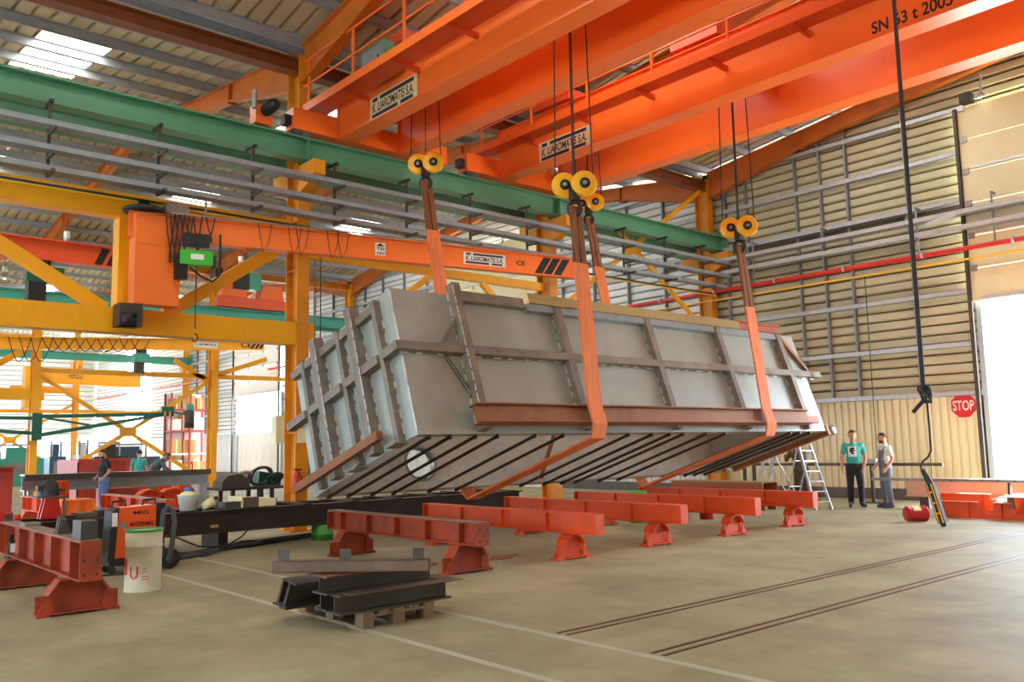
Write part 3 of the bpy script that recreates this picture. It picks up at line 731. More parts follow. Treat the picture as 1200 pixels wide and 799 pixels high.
# ------------------------------------------------------------------ orange jib
a = hit(190, 252, 2, 5.78); b = hit(668, 303, 2, 5.78); jd = Vector((b.x-a.x, b.y-a.y, 0)).normalized()
jp = Vector((-15.45, 5.1, 0)); jn = Vector((jd.y, -jd.x, 0))   # jn faces the camera side
jib = thing('jib_crane', (jp.x, jp.y, 4.1), 'bright orange swing jib with long arm pointing along the tank', 'jib crane', 'jib cranes')
JA = Vector((a.x, a.y, 0)); Ltot = (b-a).length+.35
h_arm = .46; bw = .22
p0 = JA-jd*.55; p1 = JA+jd*Ltot
MB().ibeam((p0.x, p0.y, 5.78-h_arm/2), (p1.x, p1.y, 5.78-h_arm/2), bw, h_arm, .025, .06).build('arm', 'jib', jib)
MB().box(jp.x-.16, jp.x+.16, jp.y-.28, jp.y+.5, 4.14, 5.74).build('mast', 'jib', jib)
MB().box(jp.x+.16, jp.x+.175, jp.y-.2, jp.y+.5, 5.2, 5.22).build('mast_rib', 'jib', jib)
MB().lathe([(.02, 0), (.34, 0), (.36, .05), (.3, .09), (.1, .12), (.1, .22), (.02, .22)], (jp.x, jp.y-.1, 5.78), (0, 0, 1), 28).build('top_bearing', 'black', jib)
MB().lathe([(.02, -.22), (.15, -.22), (.15, 0), (.02, 0)], (jp.x+.1, jp.y-.35, 3.96), (0, 0, 1), 20).build('pivot_pin', 'black', jib)
box('pivot_block', 'steel_dark', jib, jp.x-.2, jp.x+.16, jp.y-.5, jp.y-.12, 3.74, 4.13)
box('slip_ring_box', 'steel_light', jib, jp.x-.1, jp.x+.12, jp.y+.25, jp.y+.65, 5.85, 6.02)
MB().path([(jp.x, jp.y-.3, 6.25), (jp.x, jp.y+.9, 6.25), (jp.x, jp.y+1.0, 6.2), (jp.x, jp.y+1.0, 5.8)], .02, 8).build('power_conduit', 'steel_light', jib)
def jpt(s_, z, off=.0): q = JA+jd*s_+jn*off; return Vector((q.x, q.y, z))
def along(px):   # distance along the arm of a photo column
    h = hitp(px, 300, (JA.x, JA.y, 0), jn); return (Vector((h.x, h.y, 0))-JA).dot(jd)
sA, sB = along(542), along(591)
sign_plate(jib, jpt(sA, 5.42, .035), jd, sB-sA, .26, 'white')
text('ce_mark', 'CE', 'blackpaint', jib, jpt(along(604), 5.5, .035), jd, (0, 0, 1), along(614)-along(604), .1, .004)
for px in (625, 636, 647):
    s0 = along(px); mb = MB(); V = []
    for d in (.031, .035):
        V += [tuple(jpt(s0+u, z, d)) for u, z in ((0, 5.36), (.2, 5.36), (.45, 5.735), (.25, 5.735))]
    mb.add(V, [(3, 2, 1, 0), (4, 5, 6, 7)]+[(i, (i+1) % 4, 4+(i+1) % 4, 4+i) for i in range(4)]).build('warning_stripe', 'blackpaint', jib)
def jplate(s0, s1, z0, z1, mt, name, d=.035):
    V = [tuple(jpt(s_, z, dd)) for dd in (.031, d) for s_, z in ((s0, z0), (s1, z0), (s1, z1), (s0, z1))]
    return MB().add(V, [(3, 2, 1, 0), (4, 5, 6, 7)]+[(i, (i+1) % 4, 4+(i+1) % 4, 4+i) for i in range(4)]).build(name, mt, jib)
lp = jplate(along(439), along(451), 5.42, 5.68, 'white', 'load_plate')
text('lettering', 'TEI', 'blackpaint', lp, jpt(along(440.5), 5.53, .035), jd, (0, 0, 1), along(449.5)-along(440.5), .06)
text('lettering', '2003', 'blackpaint', lp, jpt(along(440.5), 5.44, .035), jd, (0, 0, 1), along(449.5)-along(440.5), .05)
mb = MB(); q0 = jpt(along(440), 5.61, .036); q1 = jpt(along(450), 5.61, .036); q2 = jpt(along(445), 5.67, .036); mb.add([tuple(q0), tuple(q1), tuple(q2)], [(0, 1, 2)]).build('emblem', 'blackpaint', lp)
# cable rail on top and the festoon loops near the mast
c0, c1 = jpt(.1, 5.8, .14), jpt(Ltot-.3, 5.8, .14); MB().bar(c0, c1, .03, .02).build('cable_rail', 'steel_light', jib)
for px in (192, 197, 203, 209, 214, 224, 239):
    s0 = along(px); L = .55 if px < 212 else .25+.2*random.random()
    pts = [jpt(s0+.16*t+.05*math.sin(t*6), 5.78-L*2*math.sin(math.pi*t)**.6*(.8), .16) for t in [i/14 for i in range(15)]]
    MB().path(pts, .014, 6).build('festoon_loop', 'black', jib)
for px in (300, 335, 344, 380, 392):
    s0 = along(px); MB().path([jpt(s0, 5.79, .15), jpt(s0+.05, 5.5, .13), jpt(s0+.1, 5.25, .14), jpt(s0+.2, 5.45, .14), jpt(s0+.25, 5.79, .15)], .008, 6).build('festoon_loop', 'black', jib)
s0 = along(228)
ho = thing('chain_hoist', jpt(s0, 4.6), 'green and black electric chain hoist hanging from the orange jib', 'hoist')
q = jpt(s0, 5.18, .0)
MB().bar(jpt(s0-.22, 5.35, .12), jpt(s0+.22, 5.35, .12), .1, .24).build('trolley', 'black', ho)
MB().bar(jpt(s0-.28, 5.02, .1), jpt(s0+.28, 5.02, .1), .24, .26).build('hoist_body', 'green_hoist', ho)
MB().bar(jpt(s0-.1, 5.03, .23), jpt(s0+.12, 5.03, .23), .02, .1).build('rating_plate', 'white', ho)
MB().bar(jpt(s0-.34, 4.98, .1), jpt(s0-.27, 4.98, .1), .2, .2).build('end_cap', 'black', ho)
MB().bar(jpt(s0+.27, 4.98, .1), jpt(s0+.34, 4.98, .1), .2, .2).build('end_cap', 'black', ho)
MB().bar(jpt(s0-.25, 4.62, .1), jpt(s0-.25, 4.92, .1), .16, .2, (0, 1, 0)).build('chain_bag', 'black', ho)
MB().path([jpt(s0+.02, 4.9, .1), jpt(s0+.02, 3.75, .1)], .012, 6).build('load_chain', 'steel_dark', ho)
hk = jpt(s0+.02, 3.62, .1); MB().path([hk+Vector((0, .05*math.sin(t), .07*math.cos(t)-.02)) for t in [i*.42 for i in range(12)]], .014, 6).build('load_hook', 'steel_dark', ho)
MB().path([jpt(s0-.1, 4.85, .12), jpt(s0+.1, 4.7, .12), jpt(s0+.3, 4.62, .12), jpt(s0+.42, 4.75, .12), jpt(s0+.42, 5.5, .12)], .02, 6).build('control_cable', 'black', ho)

# ------------------------------------------------------------------ cable trays on the runway and on the gable wall
def u_tray(name, p, q, w, h, label, mt='galv'):
    t = MB(); t.chan(p, q, w, h, .008, up=(1, 0, 0) if abs(p[1]-q[1]) > 1 else (0, 1, 0))
    o = t.build(name, mt); tag(o, label, 'cable tray', 'cable trays'); return o
XT = -15.05
MBt = []
for z, x, lb in ((6.86, XT, 'upper galvanised cable tray under the green runway'), (6.45, XT, 'middle galvanised cable tray under the green runway'), (6.15, XT-.15, 'lower galvanised cable tray behind the orange jib arm')):
    t = thing('cable_tray', (x, 10, z), lb, 'cable tray', 'cable trays')
    MB().box(x-.12, x+.12, -2, 21.9, z-.006, z).build('tray_bottom', 'galv_dull', t)
    for s_ in (-1, 1): MB().box(x+s_*.12-.005, x+s_*.12+.005, -2, 21.9, z-.006, z+.085).build('tray_side', 'galv_dull', t)
    for k, (dx, r, mt) in enumerate(((-.07, .02, 'black'), (-.02, .016, 'hose'), (.05, .022, 'black'))):
        MB().path([(x+dx+random.uniform(-.015, .015), -2+j*1.2, z+r+.002) for j in range(20)], r, 6).build('cable', mt, t)
Y = 3.4; k = 0
ORD = ['first', 'second', 'third', 'fourth', 'fifth', 'sixth', 'seventh', 'eighth', 'ninth', 'tenth', 'eleventh', 'twelfth']
while Y < 21.5:
    b = thing('tray_hanger', (XT, Y, 6.1), ORD[k]+' dark tray hanger from the left edge under the green runway', 'bracket', 'tray hangers under the runway')
    MB().bar((XT-.22, Y, 6.08), (XT-.22, Y, 7.38), .05, .04).build('hanger_post', 'steel_dark', b)
    for z in (6.1, 6.4, 6.81): MB().bar((XT-.24, Y, z), (XT+.2, Y, z), .05, .05).build('hanger_arm', 'steel_dark', b)
    MB().bar((XT-.5, Y, 7.35), (XT-.1, Y, 7.35), .06, .05).build('clamp', 'black', b)
    Y += 1.76; k += 1
for z, x, r, mt, lb in ((5.98, -15.5, .018, 'pipe_yellow', 'thin yellow gas pipe under the cable trays'), (6.05, -15.62, .03, 'steel_dark', 'dark conduit under the cable trays')):
    o = MB().tube((x, -2, z), (x, 21.9, z), r, 8).build('service_pipe', mt); tag(o, lb, 'pipe')
# on the gable wall
for z, y, wd, lb in ((6.98, 22.05, .34, 'upper cable tray crossing the gable wall and raised door'), (6.62, 22.1, .26, 'lower cable tray crossing the gable wall')):
    t = thing('cable_tray', (-8, y, z), lb, 'cable tray', 'cable trays')
    for (x0, x1) in ((-15.3, 5.4),):
        MB().box(x0, x1, y-wd/2, y+wd/2, z-.006, z).build('tray_bottom', 'galv', t)
        for s_ in (-1, 1): MB().box(x0, x1, y+s_*wd/2-.005, y+s_*wd/2+.005, z-.006, z+.1).build('tray_side', 'galv', t)
        for dy, r, mt in ((-.06, .02, 'blue_cloth'), (.03, .025, 'black')): MB().tube((x0, y+dy, z+r), (x1, y+dy, z+r), r, 6).build('cable', mt, t)
o = MB().path([hit(1085, 264, 1, 21.8), hit(1094, 260, 1, 21.8), hit(1120, 250, 1, 21.9)], .05, 8).build('tray_elbow', 'galv'); tag(o, 'short grey cable elbow hanging below the wall tray', 'conduit')
for (x0, x1, lb) in ((-79, -52.6, 'far stretch of red sprinkler pipe on the gable wall'), (-46.0, 5.4, 'red sprinkler pipe running along the gable wall')):
    pr = thing('sprinkler_pipe', ((x0+x1)/2, 21.97, 6.1), lb, 'pipe', 'red sprinkler pipes')
    MB().tube((x0, 21.97, 6.12), (x1, 21.97, 6.12), .06, 12).build('pipe_run', 'pipe_red', pr)
    X = x0+1
    while X < x1:
        MB().lathe([(.07, -.03), (.075, -.03), (.075, .03), (.07, .03)], (X, 21.97, 6.12), (1, 0, 0), 12).build('pipe_clamp', 'galv', pr)
        MB().box(X-.015, X+.015, 21.97, 22.4, 6.18, 6.21).build('pipe_bracket', 'steel_dark', pr); X += 2.1
o = MB().tube((-46, 22.0, 5.86), (5.4, 22.0, 5.86), .025, 8).build('gas_pipe', 'pipe_yellow'); tag(o, 'thin yellow gas pipe below the red pipe on gable wall', 'pipe')
for k, X in enumerate((-14.2, -12.0, -9.4, -7.6)):
    o = MB().box(X-.02, X+.02, 22.0, 22.04, 6.1, 7.4).build('tray_support', 'galv_dull'); o2 = MB().box(X-.02, X+.02, 22.0, 22.45, 7.36, 7.4).build('support_arm', 'galv_dull', o)
    tag(o, ORD[k]+' thin grey drop rod of wall trays counted from the end column', 'bracket', 'drop rods on gable wall')
X = hit(1022, 450, 1, 22.0).x
o = MB().tube((X, 22.0, .9), (X, 22.0, 5.85), .012, 6).build('drop_cable', 'green_dark'); tag(o, 'thin green cord dropping down the gable wall', 'cord')

# ================================================================== SUPPORT STANDS
def pedestal(parent, X, Y, mt, wide, old):
    hgt, th = .34, .2
    hw_ = wide/2
    if old: out = [(-hw_*.76, .03), (-hw_*.76, .2), (-hw_*.5, hgt), (hw_*.5, hgt), (hw_*.76, .2), (hw_*.76, .03)]
    else: out = [(-hw_*.6, .03), (-hw_*.6, .2)]+[(hw_*.6*math.cos(t), .2+(hgt-.2)*math.sin(t)) for t in [math.pi*(1-i/8) for i in range(1, 8)]]+[(hw_*.6, .2), (hw_*.6, .03)]
    pd = MB().prism([(Y+a, z) for a, z in out], 0, X-.012, X+.012).build('pedestal', mt, parent)
    rim = MB()
    loop = out+[out[0]]
    for a, b in zip(loop[:-1], loop[1:]): rim.bar((X, Y+a[0], a[1]), (X, Y+b[0], b[1]), th, .018, (0, 0, 1) if abs(b[1]-a[1]) < .3 else (0, 1, 0))
    rim.build('rim', mt, pd)
    for s_ in (-1, 1):
        MB().prism([(Y+s_*hw_*.6, .03), (Y+s_*hw_*.98, .03), (Y+s_*hw_*.9, .1), (Y+s_*hw_*.66, .2)], 0, X-.05, X-.035).build('gusset', mt, pd)
        MB().prism([(Y+s_*hw_*.6, .03), (Y+s_*hw_*.98, .03), (Y+s_*hw_*.9, .1), (Y+s_*hw_*.66, .2)], 0, X+.035, X+.05).build('gusset', mt, pd)
        box('foot_plate', mt, pd, X-.09, X+.09, Y+s_*hw_*.86-.06, Y+s_*hw_*.86+.06, 0, .03)
        MB().tube((X, Y+s_*hw_*.86, .03), (X, Y+s_*hw_*.86, .09), .018, 8).build('foot_bolt', 'steel_dark', pd)
    return pd
def stand(Y, X0, X1, mt, label, old=False, px=None, wide=.62, top=.64):
    t = thing('support_stand', ((X0+X1)/2, Y, 0), label, 'stand', 'orange support stands')
    z0 = .35; b = .2 if old else .17
    bm_ = MB().ibeam((X0, Y, (z0+top)/2), (X1, Y, (z0+top)/2), b, top-z0, .018, .016).build('beam', mt, t)
    for X in (X0-.016, X1): MB().box(X, X+.016, Y-b/2, Y+b/2, z0, top).build('end_plate', mt, bm_)
    if old:
        MB().box(X0, X1, Y-b/2, Y+b/2, top, top+.006).build('top_wear_plate', 'stand_top', bm_)
        n = 5
        for k in range(n):
            X = X0+(X1-X0)*(k+.5)/n
            MB().prism([(Y-b/2, z0+.02), (Y-b/2, top-.02), (Y-.01, top-.02), (Y-.01, z0+.02)], 0, X, X+.012).build('stiffener', mt, bm_)
        X = max(X0, X1)+.016
        for dz in (.06, .2):
            for dy in (-.06, .06): MB().lathe([(.002, 0), (.012, 0), (.012, .004), (.002, .004)], (X, Y+dy, z0+dz), (1, 0, 0), 8).build('bolt_hole', 'black', bm_)
    else:
        for k in (1, 2, 3):
            X = X0+(X1-X0)*k/4; MB().box(X, X+.012, Y-b/2+.02, Y-.008, z0+.018, top-.018).build('stiffener', mt, bm_)
    for X in (px or (X0+.55, X1-.5)): pedestal(t, X, Y, mt, wide, old)
    return t
stand(7.0, -12.3, -8.6, 'stand_old', 'dirty rust-orange support stand nearest to the pallet', True, (-11.75, -8.95), .72)
stand(8.8, -12.3, -8.3, 'stand', 'bright orange support stand, first of the four clean ones', px=(-11.8, -8.85))
stand(10.8, -12.5, -8.42, 'stand', 'bright orange support stand, second of the four clean ones', px=(-11.9, -8.95))
stand(12.75, -12.6, -8.4, 'stand', 'bright orange support stand, third of the four clean ones', px=(-11.9, -8.9))
stand(14.75, -12.6, -8.5, 'stand', 'bright orange support stand farthest back beside the ladders', px=(-11.9, -8.95))
ls = stand(2.62, -13.0, -9.35, 'stand_old', 'dirty rust-orange support stand at the left front edge', True, (-12.1, -9.75), .76, .74)
# things lying on the left front stand
o = MB().box(-9.72, -9.42, 2.54, 2.7, .747, .93).build('steel_block', 'steel_dark'); tag(o, 'dark square steel block on the left front stand', 'steel block')
br = thing('steel_bracket', (-10.4, 2.6, .747), 'small dark angle bracket standing on the left front stand', 'bracket')
box('foot', 'steel_dark', br, -10.48, -10.3, 2.54, 2.7, .747, .757); MB().prism([(2.55, .757), (2.69, .757), (2.64, .93), (2.58, .93)], 0, -10.44, -10.42).build('upright', 'steel_brown', br); MB().prism([(2.55, .757), (2.69, .757), (2.64, .9), (2.58, .9)], 0, -10.36, -10.34).build('upright', 'steel_dark', br)
o = MB().prism([(-12.0, 2.54), (-11.7, 2.54), (-11.68, 2.7), (-11.98, 2.7)], 2, .747, .785).build('steel_plate', 'stand_top'); tag(o, 'small flat steel offcut on the left front stand', 'steel plate')
stand(6.3, -21.5, -17.4, 'stand', 'orange support stand in the next bay behind the welder, right one', True, top=.66)
stand(4.9, -22.5, -18.2, 'stand', 'orange support stand in the next bay behind the welder, left one', True, top=.66)

# ================================================================== PALLET AND STEEL
pal = thing('pallet', (-7.45, 4.6, 0), 'worn wooden pallet loaded with dark steel offcuts', 'pallet')
for y in (4.2, 4.53, 4.86):
    MB().box(-8.05, -6.85, y, y+.11, 0, .022).build('bottom_board', 'wood_pallet', pal)
    for X in (-8.05, -7.52, -6.99): MB().box(X, X+.14, y, y+.11, .022, .1).build('block', 'wood_pallet', pal)
for X in (-8.05, -7.52, -6.99): MB().box(X, X+.14, 4.2, 4.97, .1, .122).build('stringer_board', 'wood_pallet', pal)
for k in range(5):
    y = 4.2+k*.165; MB().box(-8.05, -6.85, y, y+.11, .122, .144).build('deck_board', 'wood_pallet', pal)
def hb(X, y0, y1, z, b, h, lb, mt='steel_dark', rot=0):
    o = MB().ibeam((X, y0, z+h/2), (X, y1, z+h/2), b, h, .016, .012).build('steel_beam', mt); tag(o, lb, 'steel beam', 'steel pieces on the pallet'); return o
hb(-6.98, 3.98, 5.2, .146, .2, .17, 'lower dark I-beam on the near side of the pallet')
hb(-7.2, 4.02, 5.2, .146, .2, .17, 'lower dark I-beam in the middle of the pallet') if 0 else None
hb(-7.26, 4.0, 5.15, .146, .22, .17, 'lower dark I-beam in the middle of the pallet')
hb(-7.1, 3.9, 5.1, .318, .26, .16, 'upper dark I-beam topping the pallet stack')
o = MB().box(-7.27, -6.8, 4.05, 5.28, .334-.016, .334-.008).build('steel_plate', 'steel_brown'); tag(o, 'brown steel plate sticking out of the pallet stack', 'steel plate')
o = MB().box(-7.28, -6.93, 3.88, 5.1, .48, .488).build('steel_plate', 'rust'); tag(o, 'thin rusty plate on top of the upper pallet beam', 'steel plate')
for k, (X, lb) in enumerate(((-7.62, 'dark slant-cut channel on the pallet, right of two'), (-7.85, 'dark slant-cut channel on the pallet, left of two'))):
    c = MB()
    c.prism([(X-.02, .17), (X+.02, .15), (X+.13, .37), (X+.11, .39)], 1, 3.82+.05*k, 4.9); c.prism([(X-.02, .15), (X+.12, .146), (X+.13, .165), (X-.01, .172)], 1, 3.78+.05*k, 4.9); c.prism([(X+.1, .38), (X+.24, .37), (X+.24, .385), (X+.11, .4)], 1, 3.82+.05*k, 4.9)
    o = c.build('steel_channel', 'steel_dark'); tag(o, lb, 'steel channel', 'steel pieces on the pallet')
o = MB().box(-7.5, -7.36, 4.2, 4.7, .4, .48).build('steel_offcut', 'steel_brown'); tag(o, 'brown steel offcut under the rusty tube on the pallet', 'offcut')
pa = hit(322, 660, 2, .58); pb = hit(503, 655, 2, .6); z = .555
tb_ = MB(); dirv = Vector((pb.x-pa.x, pb.y-pa.y, 0)).normalized(); nv = Vector((-dirv.y, dirv.x, 0))
pa = Vector((pa.x, pa.y, z)); pb = Vector((pb.x, pb.y, z))
for o_, ww, hh in ((.0, 0, 0),):
    tb_.bar(pa, pb, .13, .008, ou=.046); tb_.bar(pa, pb, .13, .008, ou=-.046); tb_.bar(pa, pb, .008, .1, oa=.061); tb_.bar(pa, pb, .008, .1, oa=-.061)
o = tb_.build('steel_tube', 'steel_brown'); tag(o, 'rusty square steel tube laid across the top of the pallet stack', 'steel tube')
for t_ in (.06, .46, .93):
    c = pa+(pb-pa)*t_+Vector((0, 0, .05)); MB().bar(c-dirv*.05+Vector((0, 0, .05)), c+dirv*.05+Vector((0, 0, .05)), .008, .09).build('tube_tab', 'steel_dark', o)
r0 = hit(395, 678, 2, .52); rr = MB()
p_ = [Vector((-7.3, 3.98, .6)), Vector((-7.2, 4.05, .5)), Vector((-7.02, 4.6, .51)), Vector((-6.98, 4.85, .51)), Vector((-7.0, 4.9, .56))]
o = MB().path(p_, .011, 6).build('bent_bar', 'rust'); tag(o, 'thin bent steel bar on top of the pallet stack', 'steel bar')

# ================================================================== BARREL
def cyl_text(name, s, mt, parent, c, r, ang0, w, z0, h):
    o = text(name, s, mt, parent, (0, 0, 0), (1, 0, 0), (0, 1, 0), w, h, 0); off = parent_loc(parent)
    for v in o.data.vertices:
        p = v.co+off; a = ang0+p.x/r; v.co = Vector((c[0]+(r+.003)*math.cos(a), c[1]+(r+.003)*math.sin(a), z0+p.y))-off
    return o
bc = hit(167, 692, 2, 0)
drum = thing('steel_drum', (bc.x, bc.y, 0), 'cream open steel drum with green rim and red lettering', 'drum')
MB().lathe([(.02, 0), (.205, 0), (.21, .012), (.2, .03), (.2, .5), (.208, .512), (.208, .524), (.2, .535), (.204, .69), (.196, .69), (.19, .04), (.02, .035)], (bc.x, bc.y, 0), (0, 0, 1), 40, False).build('drum_body', 'drum', drum)
MB().lathe([(.196, .69), (.196, .705), (.21, .71), (.216, .7), (.212, .685), (.196, .69)], (bc.x, bc.y, 0), (0, 0, 1), 40, False).build('drum_rim', 'drum_green', drum)
va = math.atan2(-bc.y, -bc.x)
def cyl_patch(a0, a1, z0, z1, mt, name):
    V = []; n = 8
    for i in range(n+1):
        a = va+a0+(a1-a0)*i/n
        for z in (z0, z1): V.append((bc.x+.203*math.cos(a), bc.y+.203*math.sin(a), z))
    MB().add(V, [(2*i, 2*i+2, 2*i+3, 2*i+1) for i in range(n)]).build(name, mt, drum)
cyl_patch(-1.35, -.98, .2, .38, 'signred', 'red_panel')
cyl_text('lettering', 'U', 'signred', drum, (bc.x, bc.y), .2, va-.75, .1, .16, .14)
for z_, a0_, a1_ in ((.27, -.1, .1), (.235, -.1, .12), (.18, -.14, .3), (.15, -.14, .28)): cyl_patch(a0_+.05, a1_+.05, z_, z_+.008, 'signred', 'red_line')

# ================================================================== WELDING MACHINES
def welder(X, Y, label, s_=1.0, full=True):
    w_ = thing('welding_machine', (X, Y, 0), label, 'welding machine', 'welding machines')
    y0, y1 = Y-.3*s_, Y+.3*s_; zt = .92*s_
    MB().prism([(y0+.06*s_, .2*s_), (y1, .2*s_), (y1, zt-.04*s_), (y0+.1*s_, zt-.06*s_)], 0, X-.15*s_, X+.15*s_).build('side_panel', 'welder', w_)
    MB().prism([(y0-.02, .16*s_), (y0+.07*s_, .16*s_), (y0+.11*s_, zt-.05*s_), (y0+.02*s_, zt-.1*s_)], 0, X-.16*s_, X+.16*s_).build('front_panel', 'black', w_)
    MB().box(X+.155*s_, X+.165*s_, y0+.02, y0+.09, .62*s_, .8*s_).build('control_panel', 'white', w_)
    MB().box(X-.16*s_, X+.16*s_, y1, y1+.12*s_, .16*s_, zt-.02*s_).build('rear_panel', 'black', w_)
    MB().box(X-.17*s_, X+.17*s_, y0, y1+.25*s_, .1*s_, .19*s_).build('trolley_base', 'black', w_)
    for yy in (y0+.15*s_, y1-.05*s_):
        MB().path([(X, yy-.09*s_, zt-.06*s_), (X, yy-.08*s_, zt+.02*s_), (X, yy+.08*s_, zt+.03*s_), (X, yy+.09*s_, zt-.05*s_)], .016, 8).build('handle', 'black', w_)
    for sx in (-1, 1):
        wh = MB().lathe([(.03, -.03), (.13*s_, -.03), (.14*s_, -.015), (.14*s_, .015), (.13*s_, .03), (.03, .03)], (X+sx*.2*s_, y1+.18*s_, .14*s_), (1, 0, 0), 24).build('wheel', 'rubber', w_)
        MB().lathe([(.01, -.035), (.06*s_, -.035), (.06*s_, .035), (.01, .035)], (X+sx*.2*s_, y1+.18*s_, .14*s_), (1, 0, 0), 14).build('hub', 'steel_dark', wh)
        MB().lathe([(.01, -.02), (.05*s_, -.02), (.05*s_, .02), (.01, .02)], (X+sx*.14*s_, y0+.05*s_, .05*s_), (1, 0, 0), 14).build('castor', 'rubber', w_)
    if full:
        text('lettering', 'MIG', 'blackpaint', w_, (X+.15*s_, y0+.3*s_, zt-.16*s_), (0, 1, 0), (0, 0, 1), .2*s_, .05*s_, .004)
        text('lettering', 'MASTERMIG', 'blackpaint', w_, (X+.15*s_, y0+.26*s_, zt-.31*s_), (0, 1, 0), (0, 0, 1), .3*s_, .05*s_, .004)
        MB().box(X+.15*s_, X+.153*s_, y0+.12*s_, y0+.2*s_, zt-.33*s_, zt-.25*s_).build('rating_plate', 'steel_light', w_)
    return w_
wd = welder(-12.55, 4.0, 'tall orange and black welding machine behind the cream drum')
hz = [hit(x, y, 0, -12.25) for x, y in ((188, 652), (189, 630), (190, 610), (192, 598), (197, 593), (202, 598), (204, 610), (202, 630), (199, 650), (196, 657))]
MB().path([Vector((p.x+.02*i/9, p.y, max(.04, p.z))) for i, p in enumerate(hz)], .034, 10).build('coiled_hose', 'hose', wd)
w2 = welder(-12.6, 2.72, 'small orange and black welder half hidden by left front stand', .62, False)
o = MB().lathe([(.02, 0), (.045, 0), (.045, .03), (.02, .03)], (-11.2, 3.05, .045), (0, 1, 0), 14).build('castor_wheel', 'steel_dark'); tag(o, 'small loose castor wheel on the floor by the left front stand', 'wheel')
o.location.z = 0.0

# hoses on the floor
HP = [(112, 648), (140, 662), (170, 663), (205, 656), (232, 651), (262, 645), (292, 640), (320, 637), (350, 632), (388, 628)]
for k in range(5):
    pts = []
    for i, (x, y) in enumerate(HP):
        h = hit(x, y, 2, 0); pts.append(Vector((h.x+random.uniform(-.18, .18), h.y+random.uniform(-.12, .12), .028+.012*k)))
    fine = []
    for i in range(len(pts)-1):
        for t in (0, .25, .5, .75):
            p0_, p1_, p2_, p3_ = pts[max(i-1, 0)], pts[i], pts[i+1], pts[min(i+2, len(pts)-1)]
            fine.append(.5*((2*p1_)+(p2_-p0_)*t+(2*p0_-5*p1_+4*p2_-p3_)*t*t+(3*p1_-p0_-3*p2_+p3_)*t**3))
    o = MB().path(fine, (.034, .024, .02, .028, .018)[k], 8).build('welding_hose', ('hose', 'rubber', 'rubber', 'hose', 'black')[k])
    tag(o, ['thick grey hose in the bundle lying across the floor', 'thin black hose in the bundle lying across the floor', 'thinner black cable in the hose bundle on the floor', 'medium grey hose in the bundle lying across the floor', 'thinnest black cable in the hose bundle on the floor'][k], 'hose', 'hoses on the floor')
cb = [hit(103, 676, 2, .012), hit(125, 674, 2, .012), hit(150, 672, 2, .012)]
o = MB().path([cb[0], cb[1], cb[2]], .012, 6).build('floor_cable', 'black'); tag(o, 'thin black cable on the floor beside the left front stand', 'cable')
cc = [hit(202, 628, 0, -13.7), hit(215, 633, 0, -13.6), hit(232, 640, 0, -13.5), hit(250, 641, 0, -13.5), hit(270, 637, 0, -13.6), hit(284, 628, 0, -13.75), hit(294, 617, 0, -13.85)]
o = MB().path([Vector((c.x, c.y, max(c.z, .012))) for c in cc], .014, 6).build('slack_cable', 'black'); tag(o, 'slack black cable looping below the dark steel bench', 'cable')

# ================================================================== DARK BENCH BEHIND THE STANDS
XBn = -14.0
bn = thing('steel_bench', (XBn, 7, 0), 'long dark steel beam bench running behind the stands', 'bench')
MB().ibeam((XBn, 1.2, .46), (XBn, 12.4, .46), .26, .36, .022, .014).build('bench_beam', 'bench', bn)
MB().ibeam((XBn-.9, 1.2, .46), (XBn-.9, 12.4, .46), .26, .36, .022, .014).build('bench_beam', 'bench', bn)
for y in [1.6+i*.95 for i in range(12)]:
    MB().box(XBn-1.05, XBn+.14, y, y+.1+.05*random.random(), .64, .66).build('cross_plate', 'bench', bn)
for y in (1.8, 5.9, 11.2): MB().box(XBn-.8, XBn-.1, y, y+.16, 0, .28).build('bench_foot', 'bench', bn)
box('paper_tag', 'cardboard', bn, XBn+.008, XBn+.012, 5.72, 5.85, .36, .41)
gd = hit(345, 628, 2, 0)
o = MB().lathe([(.02, 0), (.19, 0), (.19, .1), (.195, .105), (.19, .11), (.19, .27), (.02, .27)], (XBn+.0, gd.y, 0), (0, 0, 1), 26).build('green_drum', 'drum_green'); tag(o, 'short green drum under the dark steel bench', 'drum')
ZT = .662
def on_bench(px, py): return hit(px, py, 0, XBn)
# bucket with cloth, glove, bottle
b0 = on_bench(221, 585)
bk = thing('plastic_bucket', (XBn, b0.y, ZT), 'translucent white bucket with yellow cloth on the dark bench', 'bucket')
MB().lathe([(.02, 0), (.13, 0), (.17, .24), (.178, .25), (.165, .25), (.125, .01), (.02, .01)], (XBn, b0.y, ZT), (0, 0, 1), 24, False).build('bucket_body', 'plastic_clear', bk)
MB().ball((XBn, b0.y, ZT+.24), .13, 12, (1, 1.1, .55)).build('cloth', 'paper', bk)
MB().ball((XBn-.05, b0.y+.02, ZT+.31), .07, 10, (1, 1.3, .8)).build('rag', 'blue_cloth', bk)
b1 = on_bench(242, 590)
o = MB().lathe([(.02, -.1), (.06, -.1), (.08, .1), (.07, .1), (.05, -.08)], (XBn+.05, b1.y, ZT+.085), (.1, .9, .45), 18, False).build('paper_cup', 'paper'); tag(o, 'cream paper cup tipped over beside the bucket', 'cup')
b2 = on_bench(253, 588)
bt = thing('spray_bottle', (XBn, b2.y, ZT), 'small spray can with black cap right of the tipped cup', 'bottle')
MB().lathe([(.01, 0), (.035, 0), (.035, .13), (.028, .15), (.01, .15)], (XBn, b2.y, ZT), (0, 0, 1), 16).build('can', 'steel_light', bt); MB().lathe([(.01, .15), (.03, .15), (.03, .2), (.01, .2)], (XBn, b2.y, ZT), (0, 0, 1), 16).build('cap', 'black', bt)
